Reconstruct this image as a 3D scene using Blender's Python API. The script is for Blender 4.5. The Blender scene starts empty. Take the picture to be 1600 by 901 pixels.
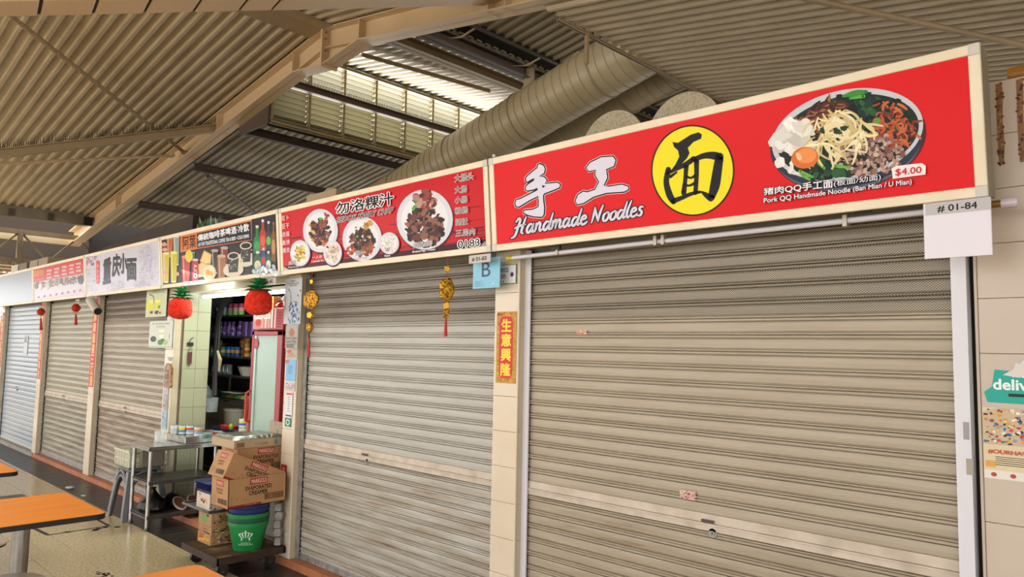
import bpy, bmesh, math, random
from mathutils import Vector, Matrix
random.seed(7)
S = bpy.context.scene
COL = S.collection
# ------------------------------------------------------------------ camera
FPX, YAW, PITCH, ROLL = 1144.0, 0.7675, 0.0834, 0.0198
CAM = Vector((0.0, -2.9889, 1.65))
def cam_axes():
    cy, sy, cp, sp = math.cos(YAW), math.sin(YAW), math.cos(PITCH), math.sin(PITCH)
    f = Vector((-sy*cp, cy*cp, sp)); r = Vector((cy, sy, 0)); u = r.cross(f)
    c, s = math.cos(ROLL), math.sin(ROLL)
    return c*r+s*u, -s*r+c*u, f
AR, AU, AF = cam_axes()
cd = bpy.data.cameras.new('camera'); cd.sensor_width = 36; cd.lens = 36*FPX/1600; cd.clip_end = 200; cd.clip_start = .05
cam = bpy.data.objects.new('camera', cd); COL.objects.link(cam)
cam.matrix_world = Matrix.Translation(CAM) @ Matrix((AR, AU, -AF)).transposed().to_4x4()
S.camera = cam
# ------------------------------------------------------------------ world and exposure
w = bpy.data.worlds.new('overcast_sky'); S.world = w; w.use_nodes = True
bg = w.node_tree.nodes['Background']; bg.inputs[0].default_value = (.98, .98, 1.0, 1); bg.inputs[1].default_value = 2.5
S.view_settings.view_transform = 'Standard'; S.view_settings.look = 'None'
S.view_settings.gamma = 1; S.view_settings.use_curve_mapping = False
S.view_settings.exposure = 0.45
def area(name, loc, target, sx, sy, power, color=(1, 1, 1)):
    l = bpy.data.lights.new(name, 'AREA'); l.shape = 'RECTANGLE'; l.size = sx; l.size_y = sy; l.energy = power; l.color = color
    o = bpy.data.objects.new(name, l); COL.objects.link(o); o.location = loc
    o.rotation_euler = (Vector(target)-Vector(loc)).to_track_quat('-Z', 'Y').to_euler(); return o
sun = bpy.data.lights.new('sun', 'SUN'); sun.energy = 8.0; sun.angle = math.radians(3); sun.color = (1, .97, .92)
so = bpy.data.objects.new('sun', sun); COL.objects.link(so); so.rotation_euler = Vector((.25, .62, -1)).to_track_quat('-Z', 'Y').to_euler()
area('daylight_louvre', (-9.75, 5.2, 5.12), (-8.3, 5.2, 5.95), 6.4, .5, 330, (1, .97, .88))
# ------------------------------------------------------------------ photo measurement: pixel of the 1600x901 photo -> point on a real plane
def ray(px, py): return AF + AR*((px-800)/FPX) - AU*((py-450.5)/FPX)
def onplane(px, py, p0, n):
    v = ray(px, py); return CAM + v*((Vector(p0)-CAM).dot(n)/v.dot(n))
def aty(px, py, y): return onplane(px, py, (0, y, 0), Vector((0, 1, 0)))
def atx(px, py, x): return onplane(px, py, (x, 0, 0), Vector((1, 0, 0)))
def atz(px, py, z): return onplane(px, py, (0, 0, z), Vector((0, 0, 1)))
# ------------------------------------------------------------------ materials
def lin(c):
    if isinstance(c, str):
        c = c.lstrip('#'); c = [int(c[i:i+2], 16)/255 for i in (0, 2, 4)]
    return tuple((v/12.92 if v <= .04045 else ((v+.055)/1.055)**2.4) for v in c[:3])
_m = {}
def mat(name, col='#808080', rough=.5, metal=0, noise=None, bump=0, emis=0, alpha=1, trans=0, col2=None, scale=8, stretch=(1, 1, 1), spec=.5, detail=4, lo=.35, hi=.7, coat=0):
    if name in _m: return _m[name]
    m = bpy.data.materials.new(name); m.use_nodes = True; nt = m.node_tree; b = nt.nodes['Principled BSDF']
    c = lin(col); b.inputs['Base Color'].default_value = (*c, 1); b.inputs['Roughness'].default_value = rough; b.inputs['Metallic'].default_value = metal
    b.inputs['Specular IOR Level'].default_value = spec
    if coat: b.inputs['Coat Weight'].default_value = coat; b.inputs['Coat Roughness'].default_value = .08
    if emis: b.inputs['Emission Color'].default_value = (*c, 1); b.inputs['Emission Strength'].default_value = emis
    if trans: b.inputs['Transmission Weight'].default_value = trans; b.inputs['IOR'].default_value = 1.2
    if alpha < 1: b.inputs['Alpha'].default_value = alpha
    if col2 or bump:
        g = nt.nodes.new('ShaderNodeNewGeometry'); mp = nt.nodes.new('ShaderNodeMapping'); mp.inputs['Scale'].default_value = stretch
        nz = nt.nodes.new('ShaderNodeTexNoise'); nz.inputs['Scale'].default_value = scale; nz.inputs['Detail'].default_value = detail
        nt.links.new(g.outputs['Position'], mp.inputs['Vector']); nt.links.new(mp.outputs[0], nz.inputs['Vector'])
        if col2:
            r = nt.nodes.new('ShaderNodeValToRGB'); r.color_ramp.elements[0].position = lo; r.color_ramp.elements[1].position = hi
            r.color_ramp.elements[0].color = (*c, 1); r.color_ramp.elements[1].color = (*lin(col2), 1)
            nt.links.new(nz.outputs['Fac'], r.inputs[0]); nt.links.new(r.outputs[0], b.inputs['Base Color'])
        if bump:
            bp = nt.nodes.new('ShaderNodeBump'); bp.inputs['Strength'].default_value = bump; bp.inputs['Distance'].default_value = .01
            nt.links.new(nz.outputs['Fac'], bp.inputs['Height']); nt.links.new(bp.outputs[0], b.inputs['Normal'])
    _m[name] = m; return m
def attr_mat(name, rough=.3, spec=.5, coat=0):
    if name in _m: return _m[name]
    m = bpy.data.materials.new(name); m.use_nodes = True; nt = m.node_tree; b = nt.nodes['Principled BSDF']
    a = nt.nodes.new('ShaderNodeAttribute'); a.attribute_name = 'col'; nt.links.new(a.outputs['Color'], b.inputs['Base Color'])
    b.inputs['Roughness'].default_value = rough; b.inputs['Specular IOR Level'].default_value = spec
    if coat: b.inputs['Coat Weight'].default_value = coat; b.inputs['Coat Roughness'].default_value = .06
    _m[name] = m; return m
PRINT = attr_mat('printed_film', .4, .25); GLOSSP = attr_mat('glossy_print', .24, .12); PAINT = attr_mat('painted_surface', .45, .4)
# ------------------------------------------------------------------ mesh builder
class MB:
    def __init__(s, smooth=False): s.v = []; s.f = []; s.c = []; s.col = (.5, .5, .5); s.smooth = smooth; s.M = None
    def color(s, c): s.col = lin(c) if isinstance(c, str) else c; return s
    def add(s, vs, fs):
        n = len(s.v)
        for p in vs:
            p = Vector(p); s.v.append(s.M @ p if s.M else p)
        for f in fs: s.f.append([n+i for i in f]); s.c.append(s.col)
        return s
    def box(s, x0, x1, y0, y1, z0, z1, M=None):
        vs = [Vector((x, y, z)) for x in (x0, x1) for y in (y0, y1) for z in (z0, z1)]
        if M is not None: vs = [M @ v for v in vs]
        return s.add(vs, [(0, 1, 3, 2), (4, 6, 7, 5), (0, 4, 5, 1), (2, 3, 7, 6), (0, 2, 6, 4), (1, 5, 7, 3)])
    def ring(s, rings, close=True, caps=True):
        n = len(rings[0]); fs = []
        for i in range(len(rings)-1):
            for j in range(n if close else n-1):
                k = (j+1) % n; fs.append((i*n+j, i*n+k, (i+1)*n+k, (i+1)*n+j))
        if caps: fs.append(tuple(range(n-1, -1, -1))); fs.append(tuple((len(rings)-1)*n+j for j in range(n)))
        return s.add([p for r in rings for p in r], fs)
    def cyl(s, p0, p1, r, n=14, r2=None, caps=True):
        p0, p1 = Vector(p0), Vector(p1); d = (p1-p0).normalized(); a = d.orthogonal().normalized(); b = d.cross(a); r2 = r if r2 is None else r2
        R = lambda p, q: [p+a*q*math.cos(2*math.pi*i/n)+b*q*math.sin(2*math.pi*i/n) for i in range(n)]
        return s.ring([R(p0, r), R(p1, r2)], True, caps)
    def tube(s, pts, r, n=8, closed=False):
        pts = [Vector(p) for p in pts]; rings = []; L = len(pts); prev = None
        for i, p in enumerate(pts):
            d = (pts[(i+1) % L]-pts[i-1]) if closed else (pts[min(i+1, L-1)]-pts[max(i-1, 0)])
            d.normalize()
            a = d.orthogonal().normalized() if prev is None else (prev-d*prev.dot(d)).normalized()
            prev = a; b = d.cross(a); q = r[i] if isinstance(r, (list, tuple)) else r
            rings.append([p+a*q*math.cos(2*math.pi*j/n)+b*q*math.sin(2*math.pi*j/n) for j in range(n)])
        if closed: rings.append(rings[0])
        return s.ring(rings, True, not closed)
    def lathe(s, prof, c=(0, 0, 0), n=20, caps=True, wob=None):
        c = Vector(c); rings = []
        for (r, z) in prof:
            rings.append([c+Vector((r*(wob(j, z) if wob else 1)*math.cos(2*math.pi*j/n), r*(wob(j, z) if wob else 1)*math.sin(2*math.pi*j/n), z)) for j in range(n)])
        return s.ring(rings, True, caps)
    def sweep(s, prof, a, b, ux, uz):      # 2-D profile (p,q) carried from a to b, p along ux, q along uz
        a, b, ux, uz = map(Vector, (a, b, ux, uz))
        return s.ring([[a+ux*p+uz*q for p, q in prof], [b+ux*p+uz*q for p, q in prof]], True, True)
    def beam(s, a, b, w, h, up=(0, 0, 1)):  # rectangular bar, centred on width, hanging h below the a-b line
        a, b = Vector(a), Vector(b); d = (b-a).normalized(); sd = d.cross(Vector(up)).normalized(); u = sd.cross(d).normalized()
        return s.ring([[p+sd*i*w/2+u*j for i, j in ((-1, -h), (1, -h), (1, 0), (-1, 0))] for p in (a, b)], True, True)
    def poly(s, pts): return s.add(pts, [tuple(range(len(pts)))])
def link(name, mb, material, origin=(0, 0, 0), bev=0, seg=2):
    me = bpy.data.meshes.new(name); o0 = Vector(origin)
    me.from_pydata([tuple(v-o0) for v in mb.v], [], mb.f); me.update()
    at = me.color_attributes.new('col', 'FLOAT_COLOR', 'CORNER'); dat = []
    for p, c in zip(me.polygons, mb.c): dat += [c[0], c[1], c[2], 1.0]*p.loop_total
    if len(dat) == 4*len(at.data): at.data.foreach_set('color', dat)
    me.materials.append(material)
    bm = bmesh.new(); bm.from_mesh(me); bmesh.ops.recalc_face_normals(bm, faces=bm.faces)
    bm.to_mesh(me); bm.free()
    if mb.smooth:
        me.polygons.foreach_set('use_smooth', [True]*len(me.polygons)); me.set_sharp_from_angle(angle=math.radians(38))
    o = bpy.data.objects.new(name, me); COL.objects.link(o)
    if bev:
        b = o.modifiers.new('edges', 'BEVEL'); b.width = bev; b.segments = seg; b.limit_method = 'ANGLE'; b.angle_limit = math.radians(40)
    return o
ROOT = {}
def tagit(o, label, cat, group=None, kind=None):
    if label: o['label'] = label
    if cat: o['category'] = cat
    if group: o['group'] = group
    if kind: o['kind'] = kind
    return o
def thing(name, label, cat, loc=(0, 0, 0), group=None, rotz=0, kind=None):
    o = bpy.data.objects.new(name, None); COL.objects.link(o); o.location = loc; o.rotation_euler = (0, 0, rotz); o.empty_display_size = .05
    ROOT[o.name] = Vector(loc) if not rotz else Vector((0, 0, 0)); return tagit(o, label, cat, group, kind)
def part(name, mb, m, parent, bev=0, kind=None, label=None, local=False, seg=2):
    off = Vector((0, 0, 0)) if local else ROOT.get(parent.name, Vector((0, 0, 0)))
    o = link(name, mb, m, off, bev, seg); o.parent = parent; ROOT[o.name] = off
    if kind: o['kind'] = kind
    if label: o['label'] = label
    return o
def solo(name, mb, m, label, cat, group=None, bev=0, kind=None):
    xs = [v for v in mb.v]; c = sum(xs, Vector())/len(xs); z = min(v.z for v in xs); org = Vector((c.x, c.y, z))
    o = link(name, mb, m, org, bev); o.location = org; ROOT[o.name] = org; return tagit(o, label, cat, group, kind)
def piece(src, parent, loc, label=None):     # a copy of a part sharing its mesh
    c = src.copy(); COL.objects.link(c); c.parent = parent; c.location = loc
    if label: c['label'] = label
    return c
def clone(root, loc, label, rotz=None, group=None):
    r = root.copy(); COL.objects.link(r); r.location = loc; r['label'] = label; ROOT[r.name] = Vector(loc)
    if rotz is not None: r.rotation_euler = (0, 0, rotz)
    if group: r['group'] = group
    for ch in list(root.children):
        c = ch.copy(); COL.objects.link(c); c.parent = r
        for g in list(ch.children):
            d = g.copy(); COL.objects.link(d); d.parent = c
    return r
# ------------------------------------------------------------------ flat print: coloured pieces lying on a plane
_tc = {}
def glyphs(s, off=0.0, shear=0.0):
    k = (s, off, shear)
    if k in _tc: return _tc[k]
    c = bpy.data.curves.new('t', 'FONT'); c.body = s; c.offset = off; c.shear = shear; c.resolution_u = 3
    o = bpy.data.objects.new('t', c); COL.objects.link(o); bpy.context.view_layer.update()
    me = bpy.data.meshes.new_from_object(o.evaluated_get(bpy.context.evaluated_depsgraph_get()))
    vs = [(v.co.x, v.co.y) for v in me.vertices]; fs = [tuple(p.vertices) for p in me.polygons]
    bpy.data.objects.remove(o); bpy.data.curves.remove(c); bpy.data.meshes.remove(me)
    _tc[k] = (vs, fs); return _tc[k]
def smooth2(pts, k=5):
    out = []
    for i in range(len(pts)-1):
        p0, p1, p2, p3 = pts[max(i-1, 0)], pts[i], pts[i+1], pts[min(i+2, len(pts)-1)]
        for t in range(k):
            u = t/k
            out.append(tuple(.5*((2*b)+(-a+c)*u+(2*a-5*b+4*c-d)*u*u+(-a+3*b-3*c+d)*u**3) for a, b, c, d in zip(p0, p1, p2, p3)))
    out.append(tuple(pts[-1])); return out
class Print:
    """2-D drawing; conv turns drawing coordinates into a point of the printed plane, n is the plane's outward normal"""
    def __init__(s, conv, n, eps=.0004): s.mb = MB(); s.conv = conv; s.n = Vector(n).normalized(); s.e = eps; s.L = 1; s.k = 0
    def P(s, p, L=None):
        return s.conv(p[0], p[1]) + s.n*(s.e*(s.L if L is None else L))
    def poly(s, pts, c, L=None):
        s.mb.color(c); s.mb.poly([s.P(p, L) for p in pts]); return s
    def ell(s, cx, cy, a, b, c, rot=0, n=36, L=None, a0=0, a1=360, jag=0):
        r = math.radians(rot); pts = []
        for i in range(n):
            t = math.radians(a0+(a1-a0)*i/(n if a1-a0 == 360 else n-1)); q = 1+random.uniform(-jag, jag); x, y = a*q*math.cos(t), b*q*math.sin(t)
            pts.append((cx+x*math.cos(r)-y*math.sin(r), cy+x*math.sin(r)+y*math.cos(r)))
        return s.poly(pts, c, L)
    def stroke(s, pts, w, c, L=None, caps=True, sm=True, grow=0):
        if isinstance(w, (int, float)): w = [w]*len(pts)
        q = [(*p, ww) for p, ww in zip(pts, w)]
        if sm and len(q) > 2: q = smooth2(q, 4)
        l, r = [], []
        for i, (x, y, ww) in enumerate(q):
            a = q[max(i-1, 0)]; b = q[min(i+1, len(q)-1)]; dx, dy = b[0]-a[0], b[1]-a[1]; d = math.hypot(dx, dy) or 1; h = ww/2+grow
            l.append((x-dy/d*h, y+dx/d*h)); r.append((x+dy/d*h, y-dx/d*h))
        s.mb.color(c); vs = [s.P(p, L) for p in l+r]; n = len(l)
        s.mb.add(vs, [(i, i+1, n+i+1, n+i) for i in range(n-1)])
        if caps:
            for x, y, ww in (q[0], q[-1]): s.ell(x, y, ww/2+grow, ww/2+grow, c, n=10, L=L)
        return s
    def text(s, t, bl, br, tr, tl, c, bold=0.0, L=None, shear=0.0, outline=None, ow=.05):
        vs0, _ = glyphs(t, 0.0, shear)
        if not vs0: return s
        x0, x1 = min(v[0] for v in vs0), max(v[0] for v in vs0); y0, y1 = min(v[1] for v in vs0), max(v[1] for v in vs0)
        hh = y1-y0 if y1-y0 > .3 else .7
        def put(off, col, LL, n):
            vs, fs = glyphs(t, 0.0, shear); s.mb.color(col)
            for k in range(n if off else 1):
                ox, oy = (off*math.cos(2*math.pi*k/n), off*math.sin(2*math.pi*k/n)) if off else (0, 0); out = []
                for x, y in vs:
                    u, v = (x+ox-x0)/(x1-x0 or 1), (y+oy-y0)/(y1-y0 or 1)
                    out.append(s.P(((1-u)*(1-v)*bl[0]+u*(1-v)*br[0]+u*v*tr[0]+(1-u)*v*tl[0], (1-u)*(1-v)*bl[1]+u*(1-v)*br[1]+u*v*tr[1]+(1-u)*v*tl[1]), LL+k*.05))
                s.mb.add(out, fs)
        LL = s.L if L is None else L
        if outline: put(bold+ow, outline, LL, 8); LL += 1
        put(bold, c, LL, 4 if bold < .03 else 6)
        return s
    def scatter(s, inside, box, n, size, cols, kind='blob', L=None, ang=None, ratio=3):
        x0, y0, x1, y1 = box; k = 0; LL = s.L if L is None else L
        for _ in range(n*8):
            if k >= n: break
            x, y = random.uniform(x0, x1), random.uniform(y0, y1)
            if not inside(x, y): continue
            k += 1; sz = size*random.uniform(.6, 1.3); c = random.choice(cols); c = lin(c); q = random.uniform(.8, 1.2); c = tuple(min(1, v*q) for v in c)
            lay = LL+k/max(n, 1)*3
            if kind == 'blob': s.ell(x, y, sz, sz*random.uniform(.5, .9), c, random.uniform(0, 180), 9, lay, jag=.25)
            else:
                a = random.uniform(0, math.pi) if ang is None else math.radians(random.uniform(*ang)); b = a+random.uniform(-1, 1)
                p0 = (x, y); p1 = (x+math.cos(a)*sz*ratio, y+math.sin(a)*sz*ratio); p2 = (p1[0]+math.cos(b)*sz*ratio, p1[1]+math.sin(b)*sz*ratio)
                s.stroke([p0, p1, p2], [sz*.7, sz, sz*.6], c, lay, caps=False)
        return s
def rect4(x0, y0, x1, y1): return [(x0, y0), (x1, y0), (x1, y1), (x0, y1)]
def inell(cx, cy, a, b): return lambda x, y: ((x-cx)/a)**2+((y-cy)/b)**2 < 1
def flatconv(o, ux, uy):   # drawing x,y in metres on a plane
    o, ux, uy = Vector(o), Vector(ux), Vector(uy); return lambda x, y: o+ux*x+uy*y
def T(p, t, x0, y0, x1, y1, c, **k):   # upright text box on metre drawings
    p.text(t, (x0, y0), (x1, y0), (x1, y1), (x0, y1), c, **k)
# ================================================================== SETTING: floor, kerb, walls, pillars
beige = mat('cream_tile', '#dccdb8', .28, noise=1, col2='#cfbda3', scale=3, lo=.3, hi=.8)
groutm = mat('dark_grout', '#7d705f', .8)
terrazzo = mat('terrazzo_tile', '#cdbb96', .22, col2='#a8966f', scale=55, detail=6, lo=.35, hi=.65, spec=.5)
darkterr = mat('dark_terrazzo', '#35302c', .35, col2='#262220', scale=60, lo=.3, hi=.7)
kerbm = mat('terracotta_tile', '#b9744c', .5, col2='#9a5c3a', scale=9, lo=.3, hi=.8)
solo('ground', MB().box(-90, 90, -90, 90, -.4, -.21), mat('outside_paving', '#a6a29a', .8), None, None, kind='structure')
F = thing('floor', None, None, kind='structure')
part('subfloor', MB().box(-24, 8, -12, -.447, -.2, -.004), mat('grout_floor', '#b5a683', .3, col2='#998a6b', scale=40), F)
part('border_subfloor', MB().box(-24, 8, -.447, .3, -.2, -.004), groutm, F)
src = None; TW = .584; rows = [(-.447, -.4945), (-.4975, -.789), (-.792, -1.0835), (-1.0865, -1.378), (-1.381, -1.6725), (-1.6755, -1.967), (-1.970, -2.2615), (-2.2645, -2.556)]
def tile(x0, x1, y0, y1, z0, z1, b=.0015):
    m = MB(); m.ring([[(x0, y0, z0), (x1, y0, z0), (x1, y1, z0), (x0, y1, z0)], [(x0, y0, z1-b), (x1, y0, z1-b), (x1, y1, z1-b), (x0, y1, z1-b)], [(x0+b, y0+b, z1), (x1-b, y0+b, z1), (x1-b, y1-b, z1), (x0+b, y1-b, z1)]], True, True); return m
for ri, (ya, yb) in enumerate(rows):
    off = -6.68 if ri % 2 == 1 else -6.46
    wd = ya-yb; s0 = part('tile', tile(0, TW-.0022, -wd, 0, -.006, 0), terrazzo, F); s0.location = (off, ya, 0)
    for k in range(-10 if ri < 6 else -1, 5 if ri < 6 else 9):
        if k == 0: continue
        piece(s0, F, (off+k*TW, ya, 0))
s0 = part('border_tile', tile(0, .297, -.365, 0, -.006, 0), darkterr, F); s0.location = (-6, -.08, 0)
for k in range(-26, 16):
    if k: piece(s0, F, (-6+k*.3, -.08, 0))
part('dark_floor_tile', tile(-9.35, -9.03, -1.1, -.82, -.004, .0012), darkterr, F)
# kerb
K = thing('trim_1', 'terracotta tiled kerb running under the shutters', None, kind='structure')
part('kerb_bed', MB().box(-20, 1.5, -.072, .02, -.004, .050), groutm, K)
s0 = part('tile', tile(0, .196, 0, .085, 0, .055, .003), kerbm, K); s0.location = (-6, -.08, 0)
for k in range(-31, 30):
    if k: piece(s0, K, (-6+k*.2, -.08, 0))
part('beige_kerb', MB().box(-20, -12.22, -.082, .02, 0, .054), mat('beige_kerb', '#a39a8a', .6, col2='#7f776a', scale=20), K)
part('sill_strip', MB().box(-20, 1.5, .005, .08, .0, .054), mat('brown_sill', '#6e4a36', .5, col2='#4d3629', scale=10), K)
# interior floor and walls of the open drinks stall and the closed shells behind the shutters
cream_wall = mat('stall_wall', '#c9c2a6', .4)
tg = thing('wall_back', None, None, kind='structure')
part('wall_panel', MB().box(-9.3, -5.2, 1.12, 1.2, .05, 2.4), groutm, tg)
s0 = part('tile', MB().box(0, .295, -.012, 0, 0, .188), mat('back_tile', '#c8b79a', .35), tg); s0.location = (-9.2, 1.12, .15)
for i in range(13):
    for j in range(6 if i < 12 else 6):
        if i or j: piece(s0, tg, (-9.2+i*.3, 1.12, .15+j*.191+(.0)))
o = solo('wall_partition', MB().box(-5.22, -5.14, .06, 1.12, .05, 2.4), cream_wall, None, None); o['kind'] = 'structure'
o = solo('wall_partition', MB().box(-9.3, -9.22, .12, 1.12, .05, 2.4), cream_wall, None, None); o['kind'] = 'structure'
LW = thing('wall_pier', None, None, kind='structure')
part('pier_core', MB().box(-7.60, -7.462, .02, .285, .05, 2.3), groutm, LW)
s0 = part('tile', MB().box(0, .012, 0, .130, 0, .188), mat('pier_tile', '#a8a88a', .3), LW); s0.location = (-7.464, .022, .06)
for i in range(2):
    for j in range(12):
        if i or j: piece(s0, LW, (-7.464, .022+i*.1325, .06+j*.191))
o = solo('ceiling_slab', MB().box(-17, -.55, .14, 3.0, 2.42, 2.55), mat('slab_concrete', '#6b6459', .8), None, None); o['kind'] = 'structure'
o = solo('wall_dark_back', MB().box(-17, -.5, 2.9, 3.0, 0, 2.42), mat('dark_back', '#4a443a', .9), None, None); o['kind'] = 'structure'
o = solo('floor_stall', MB().box(-17, -.5, .05, 3.0, -.01, .052), mat('stall_floor', '#6b5647', .4), None, None); o['kind'] = 'structure'
# right-hand tiled wall
WR = thing('wall_right', None, None, kind='structure')
part('wall_core', MB().box(-.602, 2.4, .002, .16, .0, 2.622), groutm, WR)
wt = mat('wall_panel_tile', '#c5b6a6', .3, col2='#bcab9a', scale=2.5, lo=.3, hi=.8)
s0 = part('tile', MB().box(0, .598, -.008, .004, 0, .1895), wt, WR, bev=.001); s0.location = (-.602, 0, 0.141)
for i in range(5):
    for j in range(13):
        if i or j: piece(s0, WR, (-.602+i*.6, 0, .141+j*.1912))
part('base_tile', MB().box(-.602, 2.4, -.008, .004, 0, .139), wt, WR)
part('edge_strip', MB().box(-.612, -.603, -.012, .05, 0, 2.2), mat('strip', '#b8ab9b', .4), WR)
# pillars with tile facing (right edge x, left edge x)
PIL = [(-14.69, -14.53), (-12.301, -12.118), (-9.975, -9.778), (-7.655, -7.47), (-5.262, -5.078), (-2.945, -2.758)]
side = mat('pillar_side_tile', '#cbbda2', .3, col2='#b9aa8c', scale=4, lo=.3, hi=.8)
first = None
for pi, (xa, xb) in enumerate(PIL):
    p = thing('pillar', None, None, (xb, 0, 0), kind='structure')
    part('pillar_core', MB().box(xa+.004, xb-.004, -.064, .14, .05, 2.3), groutm, p)
    fr = part('tile', MB().box(xa, xb, -.072, -.062, .0, .1895), beige, p, bev=.002); z = .0
    fr.location = (0, 0, .0575)
    sd = part('tile', MB().box(xb-.008, xb, -.060, .0, 0, .1895), side, p); sd.location = (0, 0, .0575)
    part('pillar_left_face', MB().box(xa, xa+.005, -.062, .0, .05, 2.25), side, p)
    part('corner_bead', MB(True).cyl((xb-.006, -.066, .0575), (xb-.006, -.066, 2.2), .007, 8), beige, p)
    for j in range(1, 12):
        piece(fr, p, (0, 0, .0575+j*.191)); piece(sd, p, (0, 0, .0575+j*.191))
# ================================================================== shutters
def slatmat(name, base, dark, rust, hole=False, gloss=.42, rustlo=.58):
    m = mat(name, base, gloss, 0.0); nt = m.node_tree; b = nt.nodes['Principled BSDF']
    g = nt.nodes.new('ShaderNodeNewGeometry'); mp = nt.nodes.new('ShaderNodeMapping'); mp.inputs['Scale'].default_value = (.8, 1, 9)
    nz = nt.nodes.new('ShaderNodeTexNoise'); nz.inputs['Scale'].default_value = 2.6; nz.inputs['Detail'].default_value = 7; nz.inputs['Roughness'].default_value = .65
    r = nt.nodes.new('ShaderNodeValToRGB'); e = r.color_ramp.elements; e[0].position = .36; e[0].color = (*lin(base), 1); e[1].position = rustlo; e[1].color = (*lin(dark), 1)
    ex = e.new(rustlo+.16); ex.color = (*lin(rust), 1)
    nt.links.new(g.outputs['Position'], mp.inputs['Vector']); nt.links.new(mp.outputs[0], nz.inputs['Vector']); nt.links.new(nz.outputs['Fac'], r.inputs[0])
    out = r.outputs[0]
    # groove shade painted dark brown into the two interlocking joints of each slat (object space: it moves with the slat)
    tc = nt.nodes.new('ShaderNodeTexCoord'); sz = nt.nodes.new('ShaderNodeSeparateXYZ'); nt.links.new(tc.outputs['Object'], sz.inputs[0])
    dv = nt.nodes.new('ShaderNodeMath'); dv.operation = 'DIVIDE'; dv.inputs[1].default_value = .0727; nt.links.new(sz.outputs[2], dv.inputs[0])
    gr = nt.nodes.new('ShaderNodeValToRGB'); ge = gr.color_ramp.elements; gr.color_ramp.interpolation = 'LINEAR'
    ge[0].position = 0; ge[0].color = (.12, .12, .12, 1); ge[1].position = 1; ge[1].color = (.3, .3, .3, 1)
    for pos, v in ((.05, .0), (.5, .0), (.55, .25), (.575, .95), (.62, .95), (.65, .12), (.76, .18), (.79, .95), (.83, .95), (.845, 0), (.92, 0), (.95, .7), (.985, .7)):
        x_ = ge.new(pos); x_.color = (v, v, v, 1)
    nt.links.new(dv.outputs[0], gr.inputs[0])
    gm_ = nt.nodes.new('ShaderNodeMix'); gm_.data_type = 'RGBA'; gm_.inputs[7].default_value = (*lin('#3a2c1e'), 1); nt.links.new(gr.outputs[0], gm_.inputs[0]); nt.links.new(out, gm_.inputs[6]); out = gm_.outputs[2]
    if hole:
        sep = nt.nodes.new('ShaderNodeSeparateXYZ'); nt.links.new(g.outputs['Position'], sep.inputs[0])
        def wave(o, k, ph=None):
            a = nt.nodes.new('ShaderNodeMath'); a.operation = 'MULTIPLY'; a.inputs[1].default_value = k; nt.links.new(o, a.inputs[0])
            s_ = nt.nodes.new('ShaderNodeMath'); s_.operation = 'SINE'; nt.links.new(a.outputs[0], s_.inputs[0]); return s_.outputs[0]
        mu = nt.nodes.new('ShaderNodeMath'); mu.operation = 'MULTIPLY'; nt.links.new(wave(sep.outputs[0], 2*math.pi/.0112), mu.inputs[0]); nt.links.new(wave(sep.outputs[2], 2*math.pi/.0092), mu.inputs[1])
        gt = nt.nodes.new('ShaderNodeMath'); gt.operation = 'GREATER_THAN'; gt.inputs[1].default_value = .12; nt.links.new(mu.outputs[0], gt.inputs[0])
        mx = nt.nodes.new('ShaderNodeMix'); mx.data_type = 'RGBA'; mx.inputs[7].default_value = (.05, .04, .03, 1); nt.links.new(gt.outputs[0], mx.inputs[0]); nt.links.new(out, mx.inputs[6]); out = mx.outputs[2]
    nt.links.new(out, b.inputs['Base Color']); return m
PIT = .0727
prof = [(.014, 0), (.0, .0003), (-.002, .004), (-.003, .020), (-.002, .036), (.0, .0415), (.011, .0425), (.011, .0450), (-.003, .0458), (-.0068, .049), (-.0068, .0545), (-.003, .0578), (.012, .0585), (.012, .0600), (-.006, .0606), (-.011, .0628), (-.011, .0660), (-.006, .0682), (.007, .0690), (.007, .0706), (.0, .0714), (.0, .0724), (.014, .0724)]
proff = [(.010, 0), (.002, .000), (-.0045, .003), (-.0065, .020), (-.0072, .036), (-.0065, .055), (-.0045, .069), (.002, .0722), (.010, .0722)]
steel = mat('galvanised_steel', '#b9b8b6', .35, .6, col2='#8f8d88', scale=20)
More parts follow.
